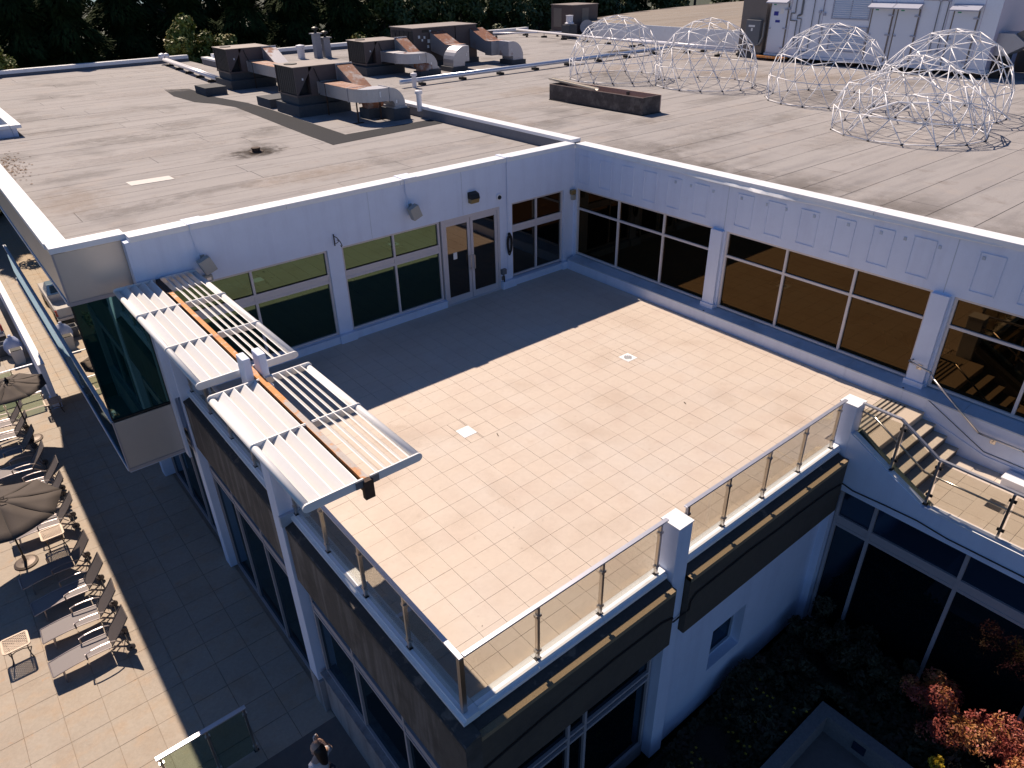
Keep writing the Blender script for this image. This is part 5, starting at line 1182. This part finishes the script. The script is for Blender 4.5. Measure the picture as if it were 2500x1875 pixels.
for s in (-1,1): B().lathe((s*.035,.112,1.615),[(.004,-.008),(.010,0),(.004,.008)],8).build('eye','black',o,local=True); B().lathe((s*.098,.02,1.58),[(.008,-.03),(.016,0),(.008,.03)],8).build('ear','skin',o,local=True)
B().box(-.022,.022,.105,.117,1.535,1.543).build('mouth','redlamp',o,local=True)
skin('hair',[(0,-.02,1.69),(0,-.06,1.60),(0,-.10,1.46),(0,-.12,1.32),(.03,-.12,1.20)],[(0,1),(1,2),(2,3),(3,4)],[(.105,.09),(.12,.09),(.11,.06),(.085,.045),.03],'hair',pt_)
for k in range(4):
    x=.215+.014*k; B().path([(x,.26,1.37),(x+.004,.30,1.41),(x,.31,1.44-.004*k)],.0085,7).build('finger','skin',pt_,local=True,smooth=True)
    x=-.255+.012*k; B().path([(x,.18,.81),(x,.19,.765),(x,.185,.73)],.0085,7).build('finger','skin',pt_,local=True,smooth=True)
B().path([(.20,.25,1.36),(.18,.28,1.39),(.185,.30,1.41)],.010,7).build('thumb','skin',pt_,local=True,smooth=True)
for s,xx,yy,zz in ((1,.10,.02,.0),(-1,-.10,-.24,.08)): B().box(xx-.045,xx+.045,yy-.08,yy+.17,zz,zz+.07).build('shoe','black',pt_,local=True,bevel=.02)
o=B().box(.19,.27,.32,.335,1.36,1.50).build('phone','coping',local=False); o.parent=None; o.name='mobile_phone'
o.matrix_world=Matrix.Translation((13.55,7.55,ZD))@Matrix.Rotation(math.radians(200),4,'Z'); tag(o,'white phone held up in the raised hand of the walking person','phone')
# ================================================================ garden
gd=struct(B().box(3.0,40,11.30,60,-5.6,-4.95).build('garden_bed','soil'))
def leafmass(name,n,fn,size,m,parent=None,quad=True):
    vs=[];fs=[]
    for k in range(n):
        p,nr=fn(); s=size*random.uniform(.6,1.4)
        a=Vector((random.gauss(0,1),random.gauss(0,1),random.gauss(0,1))).normalized()
        nr=(nr+a*.9).normalized(); u=nr.orthogonal().normalized(); q=random.random()*2*PI
        w=nr.cross(u); u2=u*math.cos(q)+w*math.sin(q); w2=nr.cross(u2)
        i=len(vs)
        vs+=[p-u2*s,p-w2*s*.45,p+u2*s,p+w2*s*.45]; fs.append((i,i+1,i+2,i+3))
    me=bpy.data.meshes.new(name); me.from_pydata([tuple(v) for v in vs],[],fs); me.materials.append(M[m])
    return me
def put(name,me,parent=None,loc=(0,0,0)):
    o=bpy.data.objects.new(name,me); COL.objects.link(o); o.parent=parent; o.location=loc; kid(parent,o); return o
def hmap(x,y): return -4.78+.22*math.sin(x*1.7+y*.9)+.18*math.sin(x*3.3-y*2.1)+.12*math.sin(y*4.1+x)
def gfn():
    while True:
        x=random.uniform(3.15,12.2); y=random.uniform(11.32,18.5)
        if not (4.88<x<9.6 and 12.75<y<20) : break
    h=hmap(x,y)
    return Vector((x,y,h+random.uniform(-.10,.14))),Vector((0,0,1))
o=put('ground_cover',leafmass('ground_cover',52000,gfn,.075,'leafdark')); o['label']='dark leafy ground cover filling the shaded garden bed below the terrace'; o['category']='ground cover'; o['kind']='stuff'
# small yellow flowers
b=B()
for k in range(60):
    while True:
        x=random.uniform(5.5,9.5); y=random.uniform(11.6,13.6)
        if not (5.2<x and 13.0<y): break
    z=hmap(x,y)+.18; r=.022
    for i in range(5):
        a=i*2*PI/5; b.add([(x,y,z),(x+r*math.cos(a-.4),y+r*math.sin(a-.4),z+.004),(x+r*1.5*math.cos(a),y+r*1.5*math.sin(a),z+.006),(x+r*math.cos(a+.4),y+r*math.sin(a+.4),z+.004)],[(0,1,2,3)])
o=b.build('flowers','leafyellow'); o['label']='scattered small yellow flowers in the dark ground cover'; o['category']='flowers'; o['kind']='stuff'
# sunken planter / light well
t=thing('concrete_planter','square concrete walled pit with a raised rim at the bottom right of the garden','planter',(7,15,-4.5))
B().box(5.0,5.25,12.87,20,-5,-4.45).build('rim_wall','curbstone',t); B().box(5.25,9.5,12.87,13.12,-5,-4.45).build('rim_wall','curbstone',t)
B().box(5.25,9.5,13.12,20,-5.0,-4.93).build('floor','slab',t)
B().box(5.255,5.285,13.7,13.95,-4.75,-4.55).build('wall_light','winspan',t)
# red shrubs and a small yellow one
def blob(c,r,n,size,m,stretch=(1,1,1)):
    cl=[(Vector((random.gauss(0,.45),random.gauss(0,.45),random.gauss(0,.35))),random.uniform(.25,.5)) for _ in range(14)]
    def fn():
        cc,rr_=random.choice(cl); d=Vector((random.gauss(0,1),random.gauss(0,1),random.gauss(0,1))).normalized(); p=cc+d*rr_*random.uniform(.6,1.05)
        return Vector((c[0]+p.x*r*stretch[0],c[1]+p.y*r*stretch[1],c[2]+p.z*r*stretch[2])),d
    return fn
def shrub(label,c,r,n,size,m,zg=-4.95,stretch=(1,1,1),cat='shrub',group=None):
    t=thing('shrub',label,cat,(c[0],c[1],zg),group)
    put('foliage',leafmass('foliage',n,lambda f=blob((0,0,c[2]-zg),r,0,size,m,stretch):f(),size,m),t)
    b=B()
    for k in range(6):
        a=k*1.05; b.path([(0,0,0),(.06*math.cos(a),.06*math.sin(a),(c[2]-zg)*.5),(r*.5*math.cos(a)*stretch[0],r*.5*math.sin(a)*stretch[1],c[2]-zg)],.012,5)
    b.build('stem','bark',t,local=True); return t
shrub('red leaved shrub catching the sun near the lower windows, highest of the red row',(3.75,14.35,-3.95),.50,5200,.032,'leafred',group='red leaved shrubs')
shrub('red leaved shrub in the middle of the sunlit row',(3.95,15.1,-3.95),.60,6000,.032,'leafred',group='red leaved shrubs')
shrub('red and orange leaved shrub at the right edge of the photo',(3.75,15.9,-3.9),.66,6500,.032,'leafred',group='red leaved shrubs')
shrub('dark red leaved shrub in shade at the bottom right corner',(4.5,16.1,-4.1),.6,4500,.032,'leafred',group='red leaved shrubs')
shrub('small bright yellow shrub beside the concrete planter',(4.72,14.95,-4.25),.17,900,.022,'leafyellow')
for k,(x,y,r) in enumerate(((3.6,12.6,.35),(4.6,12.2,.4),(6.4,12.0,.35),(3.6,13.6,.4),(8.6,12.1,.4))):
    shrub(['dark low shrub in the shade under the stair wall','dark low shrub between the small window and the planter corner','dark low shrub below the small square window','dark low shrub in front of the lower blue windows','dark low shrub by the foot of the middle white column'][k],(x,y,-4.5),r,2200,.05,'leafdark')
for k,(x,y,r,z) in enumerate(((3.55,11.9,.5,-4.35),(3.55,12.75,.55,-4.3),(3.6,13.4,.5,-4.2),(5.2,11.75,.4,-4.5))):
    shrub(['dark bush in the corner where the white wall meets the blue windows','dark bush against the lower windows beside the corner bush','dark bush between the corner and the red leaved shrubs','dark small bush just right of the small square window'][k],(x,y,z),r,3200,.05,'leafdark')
# ================================================================ trees
def conifer_mesh(h,r,n,seed):
    random.seed(seed); vs=[];fs=[]
    for k in range(n):
        t=random.random()**.8; z=h*(1-t)*.97+.3; rad=r*(t**.75)*(.75+.25*math.sin(z*3.1+seed)); lay=math.sin(z*5.2)*.12
        a=random.random()*2*PI; lobes=1+.22*math.sin(a*5+z*1.3+seed)+.12*math.sin(a*9-z*2)
        q=rad*lobes*random.uniform(.55,1.0)**.5; x=q*math.cos(a); y=q*math.sin(a); z-=q*.28
        s=random.uniform(.10,.22)*(1+.04*h); d=Vector((math.cos(a),math.sin(a),-.55+random.gauss(0,.3))).normalized(); w=d.cross(Vector((random.gauss(0,.4),random.gauss(0,.4),1))).normalized()
        p=Vector((x,y,z)); i=len(vs); vs+=[p-d*s*.6-w*s*.30,p-d*s*.6+w*s*.30,p+d*s]; fs.append((i,i+1,i+2))
    me=bpy.data.meshes.new('crown'); me.from_pydata([tuple(v) for v in vs],[],fs); return me
def leafy_mesh(h,r,n,seed,size=.16):
    random.seed(seed); cl=[]
    for k in range(34):
        a=random.random()*2*PI; z=random.uniform(.25,1.0)*h; rr_=r*math.sin(min(1,(z/h)*1.05)*PI*.85+.25)*random.uniform(.3,.95); cl.append((Vector((rr_*math.cos(a),rr_*math.sin(a),z)),random.uniform(.18,.34)*r))
    vs=[];fs=[]
    for k in range(n):
        c,q=random.choice(cl); d=Vector((random.gauss(0,1),random.gauss(0,1),random.gauss(0,1))).normalized(); p=c+d*q*random.uniform(.5,1.05); s=size*random.uniform(.6,1.3)
        nr=(d+Vector((random.gauss(0,.6),random.gauss(0,.6),random.gauss(0,.6)+.3))).normalized(); u=nr.orthogonal().normalized(); th=random.random()*6.3; w=nr.cross(u); a_=u*math.cos(th)+w*math.sin(th); b_=nr.cross(a_)
        i=len(vs); vs+=[p-a_*s,p-b_*s*.5,p+a_*s,p+b_*s*.5]; fs.append((i,i+1,i+2,i+3))
    me=bpy.data.meshes.new('crown'); me.from_pydata([tuple(v) for v in vs],[],fs); return me
con=[conifer_mesh(17,3.9,26000,s) for s in (1,2,3)]
for m_ in con: m_.materials.append(M['needle'])
lea=[leafy_mesh(13,4.0,20000,s,.20) for s in (5,6)]
for m_ in lea: m_.materials.append(M['leafgreen'])
brt=[leafy_mesh(6.5,2.4,11000,s,.15) for s in (8,9)]
for m_ in brt: m_.materials.append(M['leafbright'])
random.seed(11)
def tree(name,label,me,x,y,z,h,sc=1,group='trees behind the roof',rz=None,tr=.25):
    t=thing(name,label,'tree',(x,y,z),group,rz=random.random()*6 if rz is None else rz); t.scale=(sc,sc,sc*random.uniform(.95,1.08))
    put('crown',me,t)
    b=B().tube((0,0,-.2),(0,0,h*.8),tr,9,r2=tr*.3)
    for k in range(7):
        a=k*2.4; z0=h*(.2+.08*k); b.tube((0,0,z0),(1.6*math.cos(a),1.6*math.sin(a),z0+.8),tr*.3,6,r2=.03)
    b.build('trunk','bark',t,local=True); return t
n=0
sides=['left end','left half','middle','right half','right end']
def where(x): return 'behind the left roof' if x>2 else ('behind the rooftop air conditioners' if x>-14 else ('behind the far unit' if x>-34 else 'far off behind the long far roof'))
xs=[20,15.5,11.5,8,4.5,1,-3,-7,-11.5,-16]
for i,x in enumerate(xs):
    tree('conifer_tree','dark conifer %s, %s from the left in front row'%(where(x),['first','second','third','fourth','fifth','sixth','seventh','eighth','ninth','tenth'][i]),con[i%3],x+random.uniform(-.5,.5),-45+random.uniform(-1.5,1.5),-5.5,17,1.05)
ord_=['first','second','third','fourth','fifth','sixth','seventh','eighth','ninth','tenth','eleventh','twelfth','thirteenth','fourteenth']
for i in range(14):
    x=26-7*i; tree('conifer_tree','%s tall dark conifer from the left in the rear tree row'%ord_[i],con[(i+1)%3],x,-56+random.uniform(-2,2)-.02*abs(x),-5.5,17,1.45)
for i,x in enumerate((-20,-24,-28,-33,-38)):
    tree('leafy_tree','%s broad leaved tree behind the far end of the roof, counted from the left'%ord_[i],lea[i%2],x,-44.5-random.uniform(0,2),-5.5,13,1.0)
for i,(x,y) in enumerate(((-44,-50),(-52,-54),(-61,-58),(-71,-60),(-82,-60),(-94,-60),(-108,-55),(-120,-45),(-125,-30),(-128,-14))):
    tree('leafy_tree','%s distant broad leaved tree beyond the tan far roof, counted from the left'%ord_[i],lea[i%2],x,y,-5.5,13,1.35)
tree('small_tree','small tree with sunlit yellow green leaves beside the back left air conditioner',brt[0],-1.2,-38.8,-.9,6.5,1.0,tr=.12)
tree('small_tree','bushy tree top with pale sunlit leaves just right of the yellow green one',brt[1],-3.6,-39.0,-1.2,6.5,.9,tr=.12)
tree('small_tree','yellow green conifer tip poking up at the left edge of the roof',brt[1],10.4,-37.9,-.5,6.5,.85,tr=.12)
tree('small_tree','sunlit bush behind the large air conditioner',brt[0],-13.5,-37.5,-2.6,6.5,1.0,tr=.12)
tree('small_tree','sunlit bush in front of the far tree row beside the far unit',brt[1],-22,-38,-2.6,6.5,1.0,tr=.12)
tree('garden_tree','tree beyond the left end of the deck that dapples the paving with shade',lea[0],17.8,-33.5,-5.5,13,.62)
for o in bpy.data.objects:
    if o.type=='MESH' and o.parent is None and 'category' not in o and 'kind' not in o: print('UNTAGGED',o.name)
